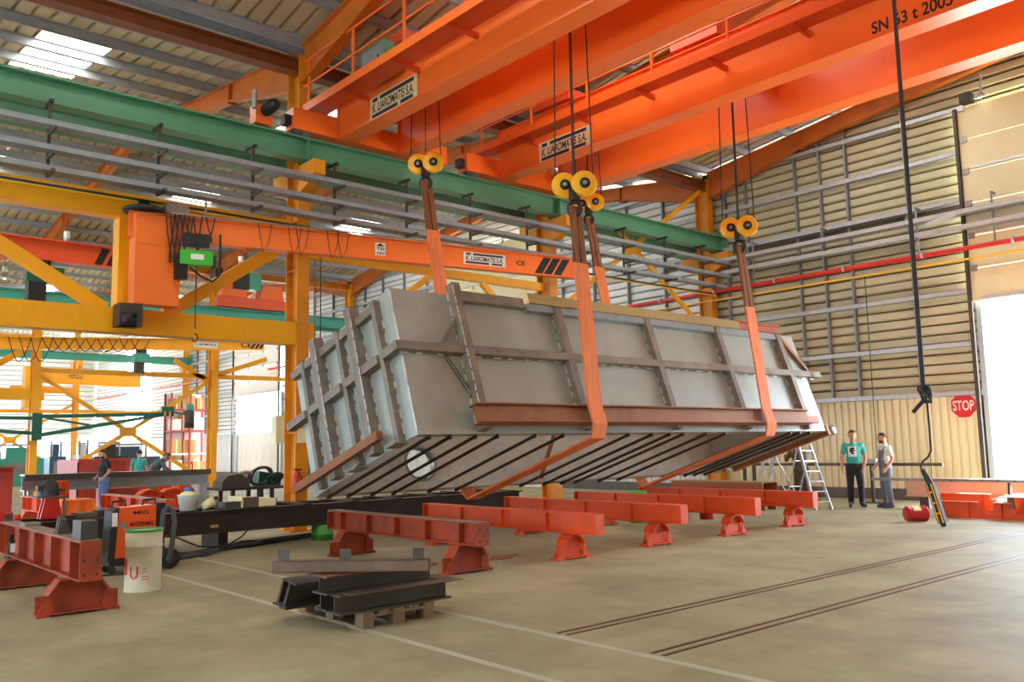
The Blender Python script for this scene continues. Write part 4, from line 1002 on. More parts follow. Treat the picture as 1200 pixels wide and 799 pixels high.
# loose steel bits on the bench
for k, (px, w_, d_, h_, mt, lb) in enumerate(((271, .35, .25, .1, 'steel_dark', 'dark steel clamp plate on the bench right of the spray can'), (290, .3, .3, .16, 'steel_brown', 'brown steel block on the bench left of the cream plate'), (316, .22, .14, .12, 'steel_dark', 'small dark steel block on the bench near the column'), (84, .3, .2, .05, 'steel_dark', 'flat dark plate lying on the left part of bench'), (101, .34, .25, .07, 'steel_brown', 'brown steel offcut lying on the left part of bench'), (119, .2, .2, .09, 'rubber', 'dark glove lying on bench left of the tall welder'))):
    y = on_bench(px, 592).y
    o = MB().prism([(XBn-d_/2, y-w_/2), (XBn+d_/2, y-w_/2+.03), (XBn+d_/2-.04, y+w_/2), (XBn-d_/2, y+w_/2-.02)], 2, ZT, ZT+h_).build('steel_piece', mt); tag(o, lb, 'steel piece', 'loose pieces on the bench')
y = on_bench(300, 580).y
o = MB().add([(XBn-.3, y-.35, ZT+.18), (XBn+.1, y-.3, ZT+.18), (XBn+.12, y+.3, ZT+.12), (XBn-.3, y+.35, ZT+.12), (XBn-.3, y-.35, ZT), (XBn+.1, y-.3, ZT), (XBn+.12, y+.3, ZT), (XBn-.3, y+.35, ZT)], [(0, 1, 2, 3), (4, 5, 6, 7), (0, 1, 5, 4), (1, 2, 6, 5), (2, 3, 7, 6), (3, 0, 4, 7)]).build('cream_box', 'paper'); tag(o, 'low cream carton on the bench left of the column', 'carton')
# helmet on a red clamp stand
hy_ = on_bench(64, 570).y; hX = XBn-.3
cs = thing('clamp_stand', (hX, hy_, ZT), 'red welding clamp stand on left part of the bench', 'clamp')
MB().prism([(hy_-.14, ZT), (hy_+.16, ZT), (hy_+.1, ZT+.3), (hy_-.08, ZT+.3)], 0, hX-.03, hX).build('clamp_plate', 'pipe_red', cs); MB().prism([(hy_-.14, ZT), (hy_+.16, ZT), (hy_+.1, ZT+.3), (hy_-.08, ZT+.3)], 0, hX+.12, hX+.15).build('clamp_plate', 'pipe_red', cs)
MB().box(hX-.1, hX+.2, hy_-.2, hy_+.2, ZT+.3, ZT+.32).build('clamp_top', 'steel_brown', cs); MB().tube((hX+.06, hy_+.2, ZT), (hX+.06, hy_+.2, ZT+.3), .02).build('clamp_screw', 'steel_light', cs)
hm = thing('welding_helmet', (hX+.05, hy_, ZT+.32), 'black welding helmet resting on the red clamp stand', 'helmet')
V = []; nu, nv_ = 14, 10
for i in range(nv_+1):
    ph = math.pi*.5*i/nv_
    for j in range(nu+1):
        th = -math.pi*.62+math.pi*1.24*j/nu; st = 1.0 if i < 7 else 1
        V.append((hX+.05+.15*math.cos(ph)*math.sin(th), hy_-.19*math.cos(ph)*math.cos(th)+.03, ZT+.33+.24*math.sin(ph)))
MB().add(V, [(i*(nu+1)+j, i*(nu+1)+j+1, (i+1)*(nu+1)+j+1, (i+1)*(nu+1)+j) for i in range(nv_) for j in range(nu)], True).build('shell', 'black', hm)
MB().box(hX-.03, hX+.13, hy_-.175, hy_-.13, ZT+.4, ZT+.48).build('visor', 'rubber', hm); MB().box(hX-.01, hX+.11, hy_-.18, hy_-.17, ZT+.415, ZT+.465).build('visor_glass', 'rust_red', hm)
MB().path([(hX-.1, hy_+.1, ZT+.4), (hX+.05, hy_+.2, ZT+.42), (hX+.2, hy_+.1, ZT+.4)], .015, 6).build('head_band', 'rubber', hm)
hm2 = thing('welding_helmet', (-13.0, 1.9, .6), 'dark welding helmet cut off by the left edge', 'helmet')
V = []
for i in range(nv_+1):
    ph = math.pi*.5*i/nv_
    for j in range(nu+1):
        th = -math.pi*.6+math.pi*1.2*j/nu; V.append((-13.4+.17*math.cos(ph)*math.sin(th), 2.33+.2*math.cos(ph)*math.cos(th), .76+.2*math.sin(ph)))
MB().add(V, [(i*(nu+1)+j, i*(nu+1)+j+1, (i+1)*(nu+1)+j+1, (i+1)*(nu+1)+j) for i in range(nv_) for j in range(nu)], True).build('shell', 'black', hm2)
MB().box(-13.5, -13.3, 2.2, 2.45, .66, .77).build('helmet_rest', 'bench', hm2)
hm2.location.z = .66
for ch in hm2.children:
    for v in ch.data.vertices: v.co.z -= .06
o = MB().lathe([(.01, 0), (.05, 0), (.05, .1), (.01, .1)], (XBn+.02, on_bench(20, 600).y, ZT), (0, 0, 1), 14).build('red_tin', 'pipe_red'); tag(o, 'small red tin at the left end of the bench', 'tin')
o = MB().prism([(on_bench(22, 0).y, ZT), (on_bench(42, 0).y, ZT), (on_bench(40, 0).y, ZT+.14), (on_bench(26, 0).y, ZT+.17)], 0, XBn-.5, XBn-.35).build('red_guard', 'pipe_red'); tag(o, 'red sheet-metal guard on the left end of the bench', 'guard')
# extinguisher and boxes on the near column
ex = thing('fire_extinguisher', (-15.68, 8.1, .75), 'red fire extinguisher hung on the column left of the tank', 'extinguisher')
MB().lathe([(.01, 0), (.07, 0), (.075, .02), (.075, .32), (.05, .38), (.02, .4), (.02, .44), (.01, .44)], (-15.68, 8.1, .75), (0, 0, 1), 18).build('cylinder', 'pipe_red', ex); MB().box(-15.7, -15.64, 8.05, 8.2, 1.19, 1.22).build('valve', 'black', ex); MB().path([(-15.66, 8.12, 1.19), (-15.6, 8.17, 1.05), (-15.6, 8.17, .85)], .012, 6).build('hose', 'black', ex)
o = MB().box(-15.762, -15.75, 8.14, 8.37, 1.72, 2.0).build('notice_sheet', 'paper'); tag(o, 'white paper notice on the column left of the tank', 'notice')
yc0, yc1 = hit(322, 500, 0, -16.3).y, hit(333, 500, 0, -16.3).y
eb = thing('switch_cabinet', (-16.3, yc0, 1.7), 'beige electric cabinet fixed left of the near column', 'cabinet'); box('cabinet_box', 'lower_panel', eb, -16.45, -16.25, yc0, yc1, 1.72, 2.28); box('cabinet_door', 'lower_panel', eb, -16.25, -16.24, yc0+.02, yc1-.02, 1.75, 2.25); box('bracket', 'steel_dark', eb, -16.4, -16.24, yc1, 8.15, 1.9, 2.0)
# ropes hanging left of the tank
for px, mt, lb in ((369, 'rust', 'brown rope hanging in front of the near column'), (376, 'black', 'black cable hanging beside the near column')):
    p = hit(px, 300, 1, 8.3); o = MB().tube((p.x, p.y, 3.6), (p.x, p.y, 5.35), .012, 6).build('hanging_rope', mt); tag(o, lb, 'rope')

# ================================================================== RIGHT-HAND SIDE
ss = thing('stop_sign', (hit(1129, 475, 1, 22.44).x, 22.46, 2.0), 'red octagonal STOP sign on the ribbed gable wall', 'sign')
sx, sz = hit(1129, 475, 1, 22.44).x, hit(1129, 475, 1, 22.44).z
def octa(r, y0, y1, mt, name): MB().prism([(sx+r*math.cos(R_(22.5+45*i)), sz+r*math.sin(R_(22.5+45*i))) for i in range(8)], 1, y0, y1).build(name, mt, ss)
octa(.345, 22.45, 22.475, 'white', 'plate_border'); octa(.315, 22.44, 22.45, 'signred', 'plate_face')
text('lettering', 'STOP', 'white', ss, (sx-.25, 22.44, sz-.125), (1, 0, 0), (0, 0, 1), .5, .25, .004)
fl = thing('floodlight', (hit(1135, 112, 1, 22.0).x, 22.1, 9.7), 'black and silver floodlight cluster at top corner of right door', 'lamp')
fx = fl.location.x; MB().box(fx-.2, fx+.05, 21.9, 22.2, 9.72, 9.95).build('housing', 'black', fl); MB().lathe([(.05, .12), (.16, 0), (.14, 0), (.04, .1)], (fx+.25, 22.0, 9.75), (0, -.3, 1), 18, False).build('reflector', 'lamp_metal', fl); MB().ball((fx+.25, 22.0, 9.78), .06, 10).build('bulb', 'bulb', fl); MB().tube((fx+.25, 22.05, 9.85), (fx+.25, 22.2, 10.4), .03).build('stem', 'galv', fl)
# dark pipe rail along the wall
ra = hit(868, 552, 1, 20.9); rb = hit(1105, 546, 1, 20.9)
rl = thing('pipe_rail', ((ra.x+rb.x)/2, 20.9, 0), 'long dark pipe rack rail standing along the ribbed wall', 'rack')
MB().bar((-15.2, 20.9, .93), (rb.x, 20.9, .95), .09, .07).build('rail', 'steel_dark', rl)
for px in (873, 884, 1022):
    X = hit(px, 560, 1, 20.9).x; MB().bar((X, 20.9, 0), (X, 20.9, .9), .07, .07).build('leg', 'steel_dark', rl); MB().box(X-.2, X+.2, 20.84, 20.96, 0, .03).build('foot', 'steel_dark', rl)
X = hit(1022, 545, 1, 20.9).x; MB().box(X-.12, X+.14, 20.8, 21.0, .97, 1.08).build('rail_clamp', 'galv', rl)
# perforated bar on trestles
pb_ = hit(1022, 561, 1, 18.75); zb = pb_.z
pt = thing('perforated_bar', (pb_.x+3, 18.75, 0), 'long grey perforated steel bar at knee height right of the men', 'steel bar')
MB().box(pb_.x, -2.5, 18.7, 18.8, zb-.03, zb+.03).build('bar', 'steel_light', pt)
for k in range(14): MB().lathe([(.002, 0), (.014, 0), (.014, .003), (.002, .003)], (pb_.x+.2+k*.3, 18.7, zb), (0, -1, 0), 8).build('hole', 'black', pt)
for X in (-6.6, -3.2): MB().bar((X, 18.62, 0), (X, 18.75, zb-.03), .05, .05).build('trestle_leg', 'steel_dark', pt); MB().bar((X, 18.9, 0), (X, 18.75, zb-.03), .05, .05).build('trestle_leg', 'steel_dark', pt)
# pale I-beam behind
e0 = hit(1066, 574, 1, 20.0)
ib = thing('pale_beam', (e0.x+2, 20.0, 0), 'pale brown I-beam on blocks between rack and orange beams', 'steel beam')
MB().ibeam((e0.x, 19.85, .47), (e0.x+3.4, 20.5, .47), .3, .4, .02, .016).build('beam', 'pale_steel', ib)
for t_ in (.3, 3.0): MB().box(e0.x+t_, e0.x+t_+.2, 19.75+t_*.19, 20.05+t_*.19, 0, .27).build('block', 'steel_dark', ib)
# orange notched beams
def notched(X0, X1, Y, h, notches, mt, label):
    pts = [(X0, 0), (X1, 0), (X1, h)]
    for n_ in sorted(notches, reverse=True): pts += [(X0+n_+.3, h), (X0+n_+.3, h-.12), (X0+n_+.22, h-.12), (X0+n_+.22, h-.2), (X0+n_+.1, h-.2), (X0+n_+.1, h-.1), (X0+n_, h-.1), (X0+n_, h)]
    pts += [(X0, h)]
    t = thing('notched_beam', ((X0+X1)/2, Y, 0), label, 'steel beam', 'orange notched beams')
    MB().prism(pts, 1, Y-.012, Y+.012).build('web', mt, t); MB().box(X0, X1, Y-.09, Y+.09, 0, .02).build('flange', mt, t)
    xs = [X0]+[X0+n_ for n_ in sorted(notches)]
    for a, b in zip([X0]+[X0+n_+.3 for n_ in sorted(notches)], [X0+n_ for n_ in sorted(notches)]+[X1]): MB().box(a, b, Y-.09, Y+.09, h, h+.014).build('top_flange', mt, t)
    MB().box(X0, X0+.014, Y-.09, Y+.09, .02, h).build('end_plate', mt, t)
    for n_ in notches: MB().box(X0+n_-.15, X0+n_-.138, Y-.09, Y-.012, .02, h).build('stiffener', mt, t)
    return t
notched(-7.75, -2.4, 18.15, .3, (.75, 1.35, 2.3, 3.2), 'stand', 'orange notched beam lying nearest the red pail')
notched(-8.05, -2.8, 19.1, .4, (.95, 1.9, 2.8), 'stand', 'orange notched beam lying behind the nearest notched beam')
o = MB().box(-6.6, -4.6, 18.1, 19.2, .415, .43).build('sun_glare_sheet', 'white'); tag(o, 'white sheet painting sun glare over the orange notched beams', 'sheet')  # blown-out sun glare on the beams, put in as a white sheet
# red pail on its side
pc = hit(1074, 611, 2, 0); ax = Vector((rgt.x, rgt.y, 0)).normalized(); ax = (ax+Vector((-.2, -.1, 0))).normalized()
pl = thing('paint_pail', (pc.x, pc.y, 0), 'red metal pail lying on its side on the floor', 'pail')
c0 = Vector((pc.x, pc.y, .15))-ax*.19
MB().lathe([(.01, 0), (.135, 0), (.142, .01), (.138, .02), (.147, .36), (.155, .37), (.15, .38), (.01, .375)], c0, ax, 28).build('pail_body', 'pail', pl)
MB().lathe([(.01, .376), (.14, .376), (.14, .38), (.01, .384)], c0, ax, 28).build('pail_lid', 'white', pl)
V = []; sd = Vector((0, 0, 1)); fr = -Vector((fwd.x, fwd.y, 0)).normalized()
for i in range(9):
    a = -.45+.9*i/8
    for u in (.1, .25): V.append(tuple(c0+ax*u+(fr*math.cos(a+.9)+sd*math.sin(a+.9))*.146))
MB().add(V, [(2*i, 2*i+2, 2*i+3, 2*i+1) for i in range(8)]).build('pail_label', 'paper', pl)
# pendant control hanging from the far crane
YP = 12.25
pt0 = hit(1052, 0, 1, YP)
pe = thing('pendant_control', (pt0.x, YP, .5), 'yellow and black crane pendant control hanging on a long cable', 'remote control')
pp = hit(1082, 455, 1, YP); zt = 8.3
q1 = hit(1088, 470, 1, YP); xs = pp.x
pts = [Vector((xs, YP, zt)), Vector((xs, YP, 4)), Vector((xs, YP, pp.z))]
MB().path(pts, .03, 8).build('cable', 'black', pe)
kn = []
for i in range(30):
    t = i*.62; kn.append(Vector((xs+.02+.07*math.cos(t)*(1-.3*math.sin(t*.5)), YP+.05*math.sin(t), pp.z-.08+.12*math.sin(t*.9))))
MB().path(kn, .018, 6).build('cable_knot', 'rubber', pe)
MB().path([hit(1085, 466, 1, YP), hit(1078, 474, 1, YP), hit(1070, 483, 1, YP)], .028, 8).build('cable_end', 'black', pe)
MB().path([hit(1086, 468, 1, YP), hit(1089, 500, 1, YP), hit(1091, 528, 1, YP), hit(1088, 535, 1, YP), hit(1081, 541, 1, YP), hit(1079, 547, 1, YP), hit(1083, 556, 1, YP)], .014, 6).build('lower_cable', 'black', pe)
MB().path([hit(1090, 528, 1, YP), hit(1092, 560, 1, YP)], .005, 5).build('safety_wire', 'steel_dark', pe)
a_, b_ = hit(1081, 550, 1, YP), hit(1090, 567, 1, YP); MB().tube(a_, b_, .03, 10, .045).build('neck', 'black', pe)
a_, b_ = hit(1090, 567, 1, YP), hit(1105, 613, 1, YP); MB().bar(a_, b_, .1, .09, (0, 1, 0)).build('handset', 'black', pe)
dn = (b_-a_).normalized(); sdv = dn.cross(Vector((0, 1, 0))).normalized()
for s_ in (-1, 1): MB().bar(a_+sdv*s_*.03-Vector((0, .05, 0)), b_+sdv*s_*.03-Vector((0, .05, 0)), .012, .012).build('stripe', 'sheave', pe)
for k in range(7):
    c = a_+(b_-a_)*((k+.6)/7.5)-Vector((0, .052, 0)); MB().tube(c, c-Vector((0, .02, 0)), .014, 8).build('button', 'sheave' if k % 2 else 'rubber', pe)
MB().tube(b_, b_+dn*.05, .04, 10, .03).build('bottom_guard', 'rubber', pe)
# ladders
def ladder(fa, fb, ta, tb2, rear, label, n=6):
    l = thing('step_ladder', ((fa.x+fb.x)/2, (fa.y+fb.y)/2, 0), label, 'ladder', 'aluminium step ladders')
    for a, b in ((fa, ta), (fb, tb2)): MB().bar(a, b, .06, .028, (0, 1, 0)).build('rail', 'alu', l)
    for k in range(n):
        t = (k+.8)/(n+.4); p = fa+(ta-fa)*t; q = fb+(tb2-fb)*t; MB().bar(p, q, .07, .022).build('step', 'alu', l)
    ra_, rb_ = rear
    for a, b in ((ra_, ta), (rb_, tb2)): MB().tube(a, b, .016, 8).build('rear_leg', 'alu', l)
    for t in (.35, .75): MB().tube(ra_+(ta-ra_)*t, rb_+(tb2-rb_)*t, .012, 6).build('rear_brace', 'alu', l)
    return l
f1, f2 = hit(956, 598, 2, 0), hit(975, 597, 2, 0)
# top lies about 0.55 m toward the tank
t1 = hitp(935, 521, f1+Vector((-.1, .0, 0)), Vector((.75, -.66, 0))); t2 = hitp(949, 521, f2+Vector((-.1, 0, 0)), Vector((.75, -.66, 0)))
sp = Vector((-.55, .2, 0))
ladder(f1, f2, t1, t2, (Vector((t1.x, t1.y, 0))+sp, Vector((t2.x, t2.y, 0))+sp), 'aluminium step ladder under the right end of the tank')
f1, f2 = hit(876, 596, 2, 0), hit(889, 596, 2, 0)
t1 = hitp(897, 535, f1, Vector((.75, -.66, 0))); t2 = hitp(908, 535, f2, Vector((.75, -.66, 0))); sp = Vector((.4, .5, 0))
ladder(f1, f2, t1, t2, (Vector((t1.x, t1.y, 0))+sp, Vector((t2.x, t2.y, 0))+sp), 'aluminium ladder half hidden behind the farthest support stand')
# brown crate and green tray under the tank
c0 = hit(790, 570, 1, 17.2); o = MB().box(-13.6, -11.6, 17.3, 17.9, 0, .02).build('crate', 'timber') if 0 else None
cr = thing('plywood_crate', (-12.6, 17.6, 0), 'low reddish plywood crate behind the last stands', 'crate')
box('crate_front', 'rust_red', cr, -13.9, -11.3, 17.4, 17.43, .1, .62); box('crate_back', 'rust_red', cr, -13.9, -11.3, 18.0, 18.03, .1, .62); box('crate_lid', 'timber', cr, -13.9, -11.3, 17.4, 18.03, .62, .64); box('crate_skid', 'timber', cr, -13.9, -11.3, 17.45, 17.55, 0, .1); box('crate_skid', 'timber', cr, -13.9, -11.3, 17.9, 18.0, 0, .1)
gx = hit(746, 573, 1, 13.6)
o = MB().lathe([(.01, 0), (.17, 0), (.2, .5), (.205, .62), (.01, .62)], (gx.x, 13.6, 0), (0, 0, 1), 22).build('green_bucket', 'green_hoist'); tag(o, 'bright green bin behind the second clean stand', 'bin')
px_ = hit(828, 608, 2, 0)
o = MB().lathe([(.01, 0), (.14, 0), (.14, .13), (.15, .14), (.15, .22), (.01, .22)], (px_.x, px_.y, 0), (0, 0, 1), 20).build('paint_tin', 'pail'); tag(o, 'small red tin on the floor under the stands', 'tin')
fp = [hit(x, y, 2, 0) for x, y in ((576, 652), (607, 650), (598, 655), (572, 657))]
o = MB().prism([(p.x, p.y) for p in fp], 2, .001, .012).build('floor_board', 'rust'); tag(o, 'flat brown board on the floor right of the dirty stand', 'board')

# ================================================================== PEOPLE
def person(loc, face, label, segs_cfg, mats, h=1.75, scale=None, voxel=.0105):
    """face = world heading (radians) of the body's front; body is one skin; hair, eyes and prints are children"""
    k = h/1.75
    J = dict(pel=(0, 0, .96), wst=(0, -.005, 1.08), chs=(0, 0, 1.28), nek=(0, .015, 1.47), nk2=(0, -.005, 1.55), hed=(0, -.02, 1.645),
             shL=(.185, .01, 1.42), elL=(.245, .04, 1.15), wrL=(.255, -.06, .91), shR=(-.185, .01, 1.42), elR=(-.245, .04, 1.15), wrR=(-.255, -.06, .91),
             hiL=(.09, 0, .93), knL=(.105, -.02, .51), anL=(.11, .03, .1), toL=(.13, -.17, .045), hiR=(-.09, 0, .93), knR=(-.105, -.02, .51), anR=(-.11, .03, .1), toR=(-.13, -.17, .045))
    J.update(segs_cfg.get('joints', {}))
    J = {a: Vector(b) for a, b in J.items()}
    S = []
    def seg(a, b, r1, r2, tg): S.append((J[a] if isinstance(a, str) else Vector(a), J[b] if isinstance(b, str) else Vector(b), r1, r2, tg))
    seg('wst', 'chs', .145, .145, 'shirt'); seg('chs', 'nek', .14, .075, 'shirt'); seg('pel', 'wst', .15, .145, 'pants')
    seg('nek', 'nk2', .058, .054, 'skin'); seg('nk2', 'hed', .06, .085, 'skin')
    arm = segs_cfg.get('sleeve', 'short')
    for s_ in 'LR':
        seg('sh'+s_, 'el'+s_, .066, .05, 'shirt'); sh_end = J['sh'+s_].lerp(J['el'+s_], .62)
        if arm == 'short': S[-1] = (J['sh'+s_], sh_end, .06, .058, 'shirt'); seg(sh_end, 'el'+s_, .05, .045, 'skin')
        seg('el'+s_, 'wr'+s_, .046 if arm == 'short' else .05, .034 if arm == 'short' else .042, 'skin' if arm == 'short' else 'shirt')
        seg('chs', 'sh'+s_, .12, .066, 'shirt')
        seg('hi'+s_, 'kn'+s_, .104, .078, 'pants'); seg('kn'+s_, 'an'+s_, .076, .064, 'pants'); seg('pel', 'hi'+s_, .13, .1, 'pants')
        seg('an'+s_, 'to'+s_, .052, .04, 'shoe'); heel = J['an'+s_]+Vector((0, .03, -.055)); seg(heel, 'to'+s_, .042, .042, 'shoe')
        # hand: palm, four fingers and a thumb, slightly curled
        d = (J['wr'+s_]-J['el'+s_]).normalized(); sx_ = 1 if s_ == 'L' else -1
        side = Vector((0, -1, 0)); side = (side-d*side.dot(d)).normalized(); inn = d.cross(side)*(-sx_)
        if inn.x*sx_ > 0: inn = -inn
        pm = J['wr'+s_]+d*.085
        for t in (-.6, 0, .6): seg(J['wr'+s_]+side*t*.018, pm+side*t*.034, .017, .015, 'skin')
        for t, L in ((-1, .062), (-.33, .075), (.33, .08), (1, .07)):
            k0 = pm+side*t*.033; k1 = k0+(d*.85+inn*.4).normalized()*L*.5; k2 = k1+(d*.55+inn*.85).normalized()*L*.5
            seg(k0, k1, .0105, .0098, 'skin'); seg(k1, k2, .0098, .009, 'skin')
        th0 = J['wr'+s_]+d*.03+side*.03; th1 = th0+(d*.6+side*.75+inn*.3).normalized()*.04; th2 = th1+(d*.9+side*.2+inn*.4).normalized()*.032
        seg(th0, th1, .013, .0115, 'skin'); seg(th1, th2, .0115, .010, 'skin')
    H = J['hed']; hd = segs_cfg.get('head_dir', Vector((0, -1, 0))); hd = Vector(hd).normalized(); hs = hd.cross(Vector((0, 0, 1))).normalized(); hu = hs.cross(hd)
    mb = MB()
    for (a, b, r1, r2, tg) in S:
        if (a-b).length > 1e-4: mb.tube(a, b, r1, 12, r2)
        mb.ball(a, r1, 12); mb.ball(b, r2, 12)
    # torso volume and head volume
    pelv = J['pel']; mb.ball(J['chs']+Vector((0, .0, .03)), .165, 14, (1.08, .74, 1.0)); mb.ball(pelv+Vector((0, .02, -.02)), .165, 14, (1.05, .82, .75)); mb.ball(J['wst']+Vector((0, 0, .04)), .165, 14, (1.04, .86, 1.1))
    def hp(f, s_, u): return H+hd*f+hs*s_+hu*u
    def hball(f, s_, u, r): mb.ball(hp(f, s_, u), r, 12)
    hball(-.015, 0, .035, .093); hball(.02, 0, .02, .085); hball(.03, 0, -.05, .062); hball(.062, 0, -.085, .028)
    for f_, u_, r_ in ((.1, .0, .012), (.112, -.02, .016), (.1, -.025, .016)): hball(f_, 0, u_, r_)
    for q in (-1, 1): hball(.0, q*.088, -.012, .018); hball(-.005, q*.09, .008, .018); hball(.085, q*.03, .038, .016); hball(.095, q*.015, -.058, .011)
    me = bpy.data.meshes.new('b'); me.from_pydata([tuple(v) for v in mb.v], [], mb.f)
    ob = bpy.data.objects.new('b', me); col.objects.link(ob)
    m1 = ob.modifiers.new('r', 'REMESH'); m1.mode = 'VOXEL'; m1.voxel_size = voxel
    m2 = ob.modifiers.new('s', 'SMOOTH'); m2.factor = .5; m2.iterations = 3
    dg = bpy.context.evaluated_depsgraph_get(); body = bpy.data.meshes.new_from_object(ob.evaluated_get(dg)); bpy.data.objects.remove(ob)
    order = ['skin', 'shirt', 'pants', 'shoe', 'hair']
    for t in order: body.materials.append(MATS[mats[t]])
    beard = segs_cfg.get('beard', False); bib = segs_cfg.get('bib', False); waist = segs_cfg.get('waist', 1.02)
    for p in body.polygons:
        c = p.center; best = 9; tg = 'skin'
        for (a, b, r1, r2, t_) in S:
            ab = b-a; t = max(0, min(1, (c-a).dot(ab)/max(ab.length_squared, 1e-9))); dist = (c-a-ab*t).length-(r1+(r2-r1)*t)
            if dist < best: best = dist; tg = t_
        if tg in ('shirt', 'pants') and (c-J['wst']).length < .22 and 'bend' not in segs_cfg: tg = 'shirt' if c.z > waist and abs(c.x) < .3 else tg
        rel = c-H; f, s_, u = rel.dot(hd), rel.dot(hs), rel.dot(hu)
        if rel.length < .15 and tg == 'skin':
            if beard and u < -.05 and f > .015 and not (f > .088 and u > -.075): tg = 'hair'
        if bib and tg == 'shirt' and ((c.y < -.02 and abs(c.x) < .11 and c.z < J['chs'].z+.09) or (abs(abs(c.x)-.1) < .022 and c.z > J['chs'].z) or (abs(c.x) < .13 and c.z < 1.14)): tg = 'pants'
        p.material_index = order.index(tg); p.use_smooth = True
    body.transform(Matrix.Scale(k, 4)); M = Matrix.Rotation(face+math.pi/2, 4, 'Z'); body.transform(M)
    body.name = 'body'
    root = thing('person', loc, label, 'person')
    bo = bpy.data.objects.new('body', body); col.objects.link(bo); bo.parent = root
    def child(mbx, name, mt):
        mx = bpy.data.meshes.new(name); mx.from_pydata([tuple(M @ (v*k)) for v in mbx.v], [], mbx.f); mx.polygons.foreach_set('use_smooth', [True]*len(mx.polygons)); mx.materials.append(MATS[mt])
        o_ = bpy.data.objects.new(name, mx); col.objects.link(o_); o_.parent = root; return o_
    hair = MB(); V = []; nu, nv_ = 18, 9
    for i in range(nv_+1):
        ph = math.pi/2*(1-i/nv_*1.28)
        for j in range(nu):
            th = 2*math.pi*j/nu; ff = math.cos(th); cut = max(ph, (.42 if ff > .3 else (-.05 if abs(ff) <= .3 else -.5)))
            rr = .1+.006*math.sin(7*th+3*i)
            V.append(tuple(hp(-.01+rr*1.02*math.cos(cut)*ff, rr*.93*math.cos(cut)*math.sin(th), .03+rr*1.02*math.sin(cut))))
    hair.add(V, [(i*nu+j, i*nu+(j+1) % nu, (i+1)*nu+(j+1) % nu, (i+1)*nu+j) for i in range(nv_) for j in range(nu)], True)
    child(hair, 'hair', mats['hair'])
    ey = MB()
    for q in (-1, 1): ey.ball(hp(.098, q*.032, .018), .0085, 8)
    child(ey, 'eyes', 'black')
    return root, bo, M, k
FACE_CAM = lambda x, y, off=0: math.atan2(-y, -x)+off
p1 = hit(1004, 594, 2, 0)
r1, b1, M1, k1 = person((p1.x, p1.y, 0), FACE_CAM(p1.x, p1.y, .12), 'man in teal printed T-shirt and dark trousers facing the camera',
    dict(joints=dict(wrL=(.2, -.1, .93), elL=(.26, .03, 1.14), elR=(-.25, .04, 1.15), wrR=(-.265, -.02, .9), anL=(.13, .03, .1), toL=(.17, -.17, .045), knL=(.12, -.02, .51), anR=(-.11, .03, .1), toR=(-.15, -.16, .045)), waist=1.0),
    dict(skin='skin', shirt='teal_shirt', pants='dark_trousers', shoe='shoe', hair='hair'), 1.76)
# print on the shirt: grid laid on the chest
def chest_print(root, bo, M, k, x0, x1, z0, z1, mt, name, off):
    bvh = BVHTree.FromPolygons([v.co for v in bo.data.vertices], [p.vertices[:] for p in bo.data.polygons]); n = 6; V = []
    for i in range(n+1):
        for j in range(n+1):
            o_ = M @ Vector(((x0+(x1-x0)*i/n)*k, -1.0, (z0+(z1-z0)*j/n)*k)); d_ = M @ Vector((0, 1, 0)); h_ = bvh.ray_cast(o_, d_)[0]
            h_ = h_ if h_ else M @ Vector(((x0+(x1-x0)*i/n)*k, -.14*k, (z0+(z1-z0)*j/n)*k)); V.append(h_-d_*off)
    mx = bpy.data.meshes.new(name); mx.from_pydata(V, [], [(i*(n+1)+j, (i+1)*(n+1)+j, (i+1)*(n+1)+j+1, i*(n+1)+j+1) for i in range(n) for j in range(n)]); mx.materials.append(MATS[mt])
    o_ = bpy.data.objects.new(name, mx); col.objects.link(o_); o_.parent = root
chest_print(r1, b1, M1, k1, -.12, .06, 1.16, 1.4, 'white', 'shirt_print', .006)
for (a, b_, c, d) in ((-.075, .02, 1.33, 1.37), (-.09, -.02, 1.26, 1.34), (-.05, .03, 1.29, 1.32), (-.06, .0, 1.22, 1.26)): chest_print(r1, b1, M1, k1, a, b_, c, d, 'black', 'print_figure', .01)
p2 = hit(1041, 595, 2, 0)
person((p2.x, p2.y, 0), FACE_CAM(p2.x, p2.y, -1.05), 'bearded man in white T-shirt and grey bib overalls seen in profile',
    dict(joints=dict(elL=(.24, .05, 1.15), wrL=(.23, -.1, .95), elR=(-.24, .04, 1.15), wrR=(-.2, -.16, .96), anL=(.1, .04, .1), toL=(.12, -.17, .045), hed=(0, -.04, 1.645)), beard=True, bib=True, waist=1.04),
    dict(skin='skin', shirt='white_shirt', pants='grey_overall', shoe='shoe', hair='hair'), 1.68)
p3 = hit(943, 596, 2, 0); p3 = Vector((p3.x-.3, p3.y+.45, 0))
person((p3.x, p3.y, 0), FACE_CAM(p3.x, p3.y, 3.6), 'person in brown work clothes bending behind the right ladder',
    dict(joints=dict(pel=(0, .05, .92), wst=(0, -.02, 1.04), chs=(0, -.1, 1.2), nek=(0, -.22, 1.35), nk2=(0, -.27, 1.4), hed=(0, -.33, 1.45), shL=(.18, -.17, 1.32), shR=(-.18, -.17, 1.32), elL=(.22, -.32, 1.15), wrL=(.15, -.5, 1.25), elR=(-.24, -.3, 1.12), wrR=(-.16, -.48, 1.2)), sleeve='long', bend=1),
    dict(skin='skin', shirt='brown_cloth', pants='brown_cloth', shoe='shoe', hair='hair'), 1.68)
P4 = Vector((-24.2, hit(122, 560, 0, -24.2).y, 0))
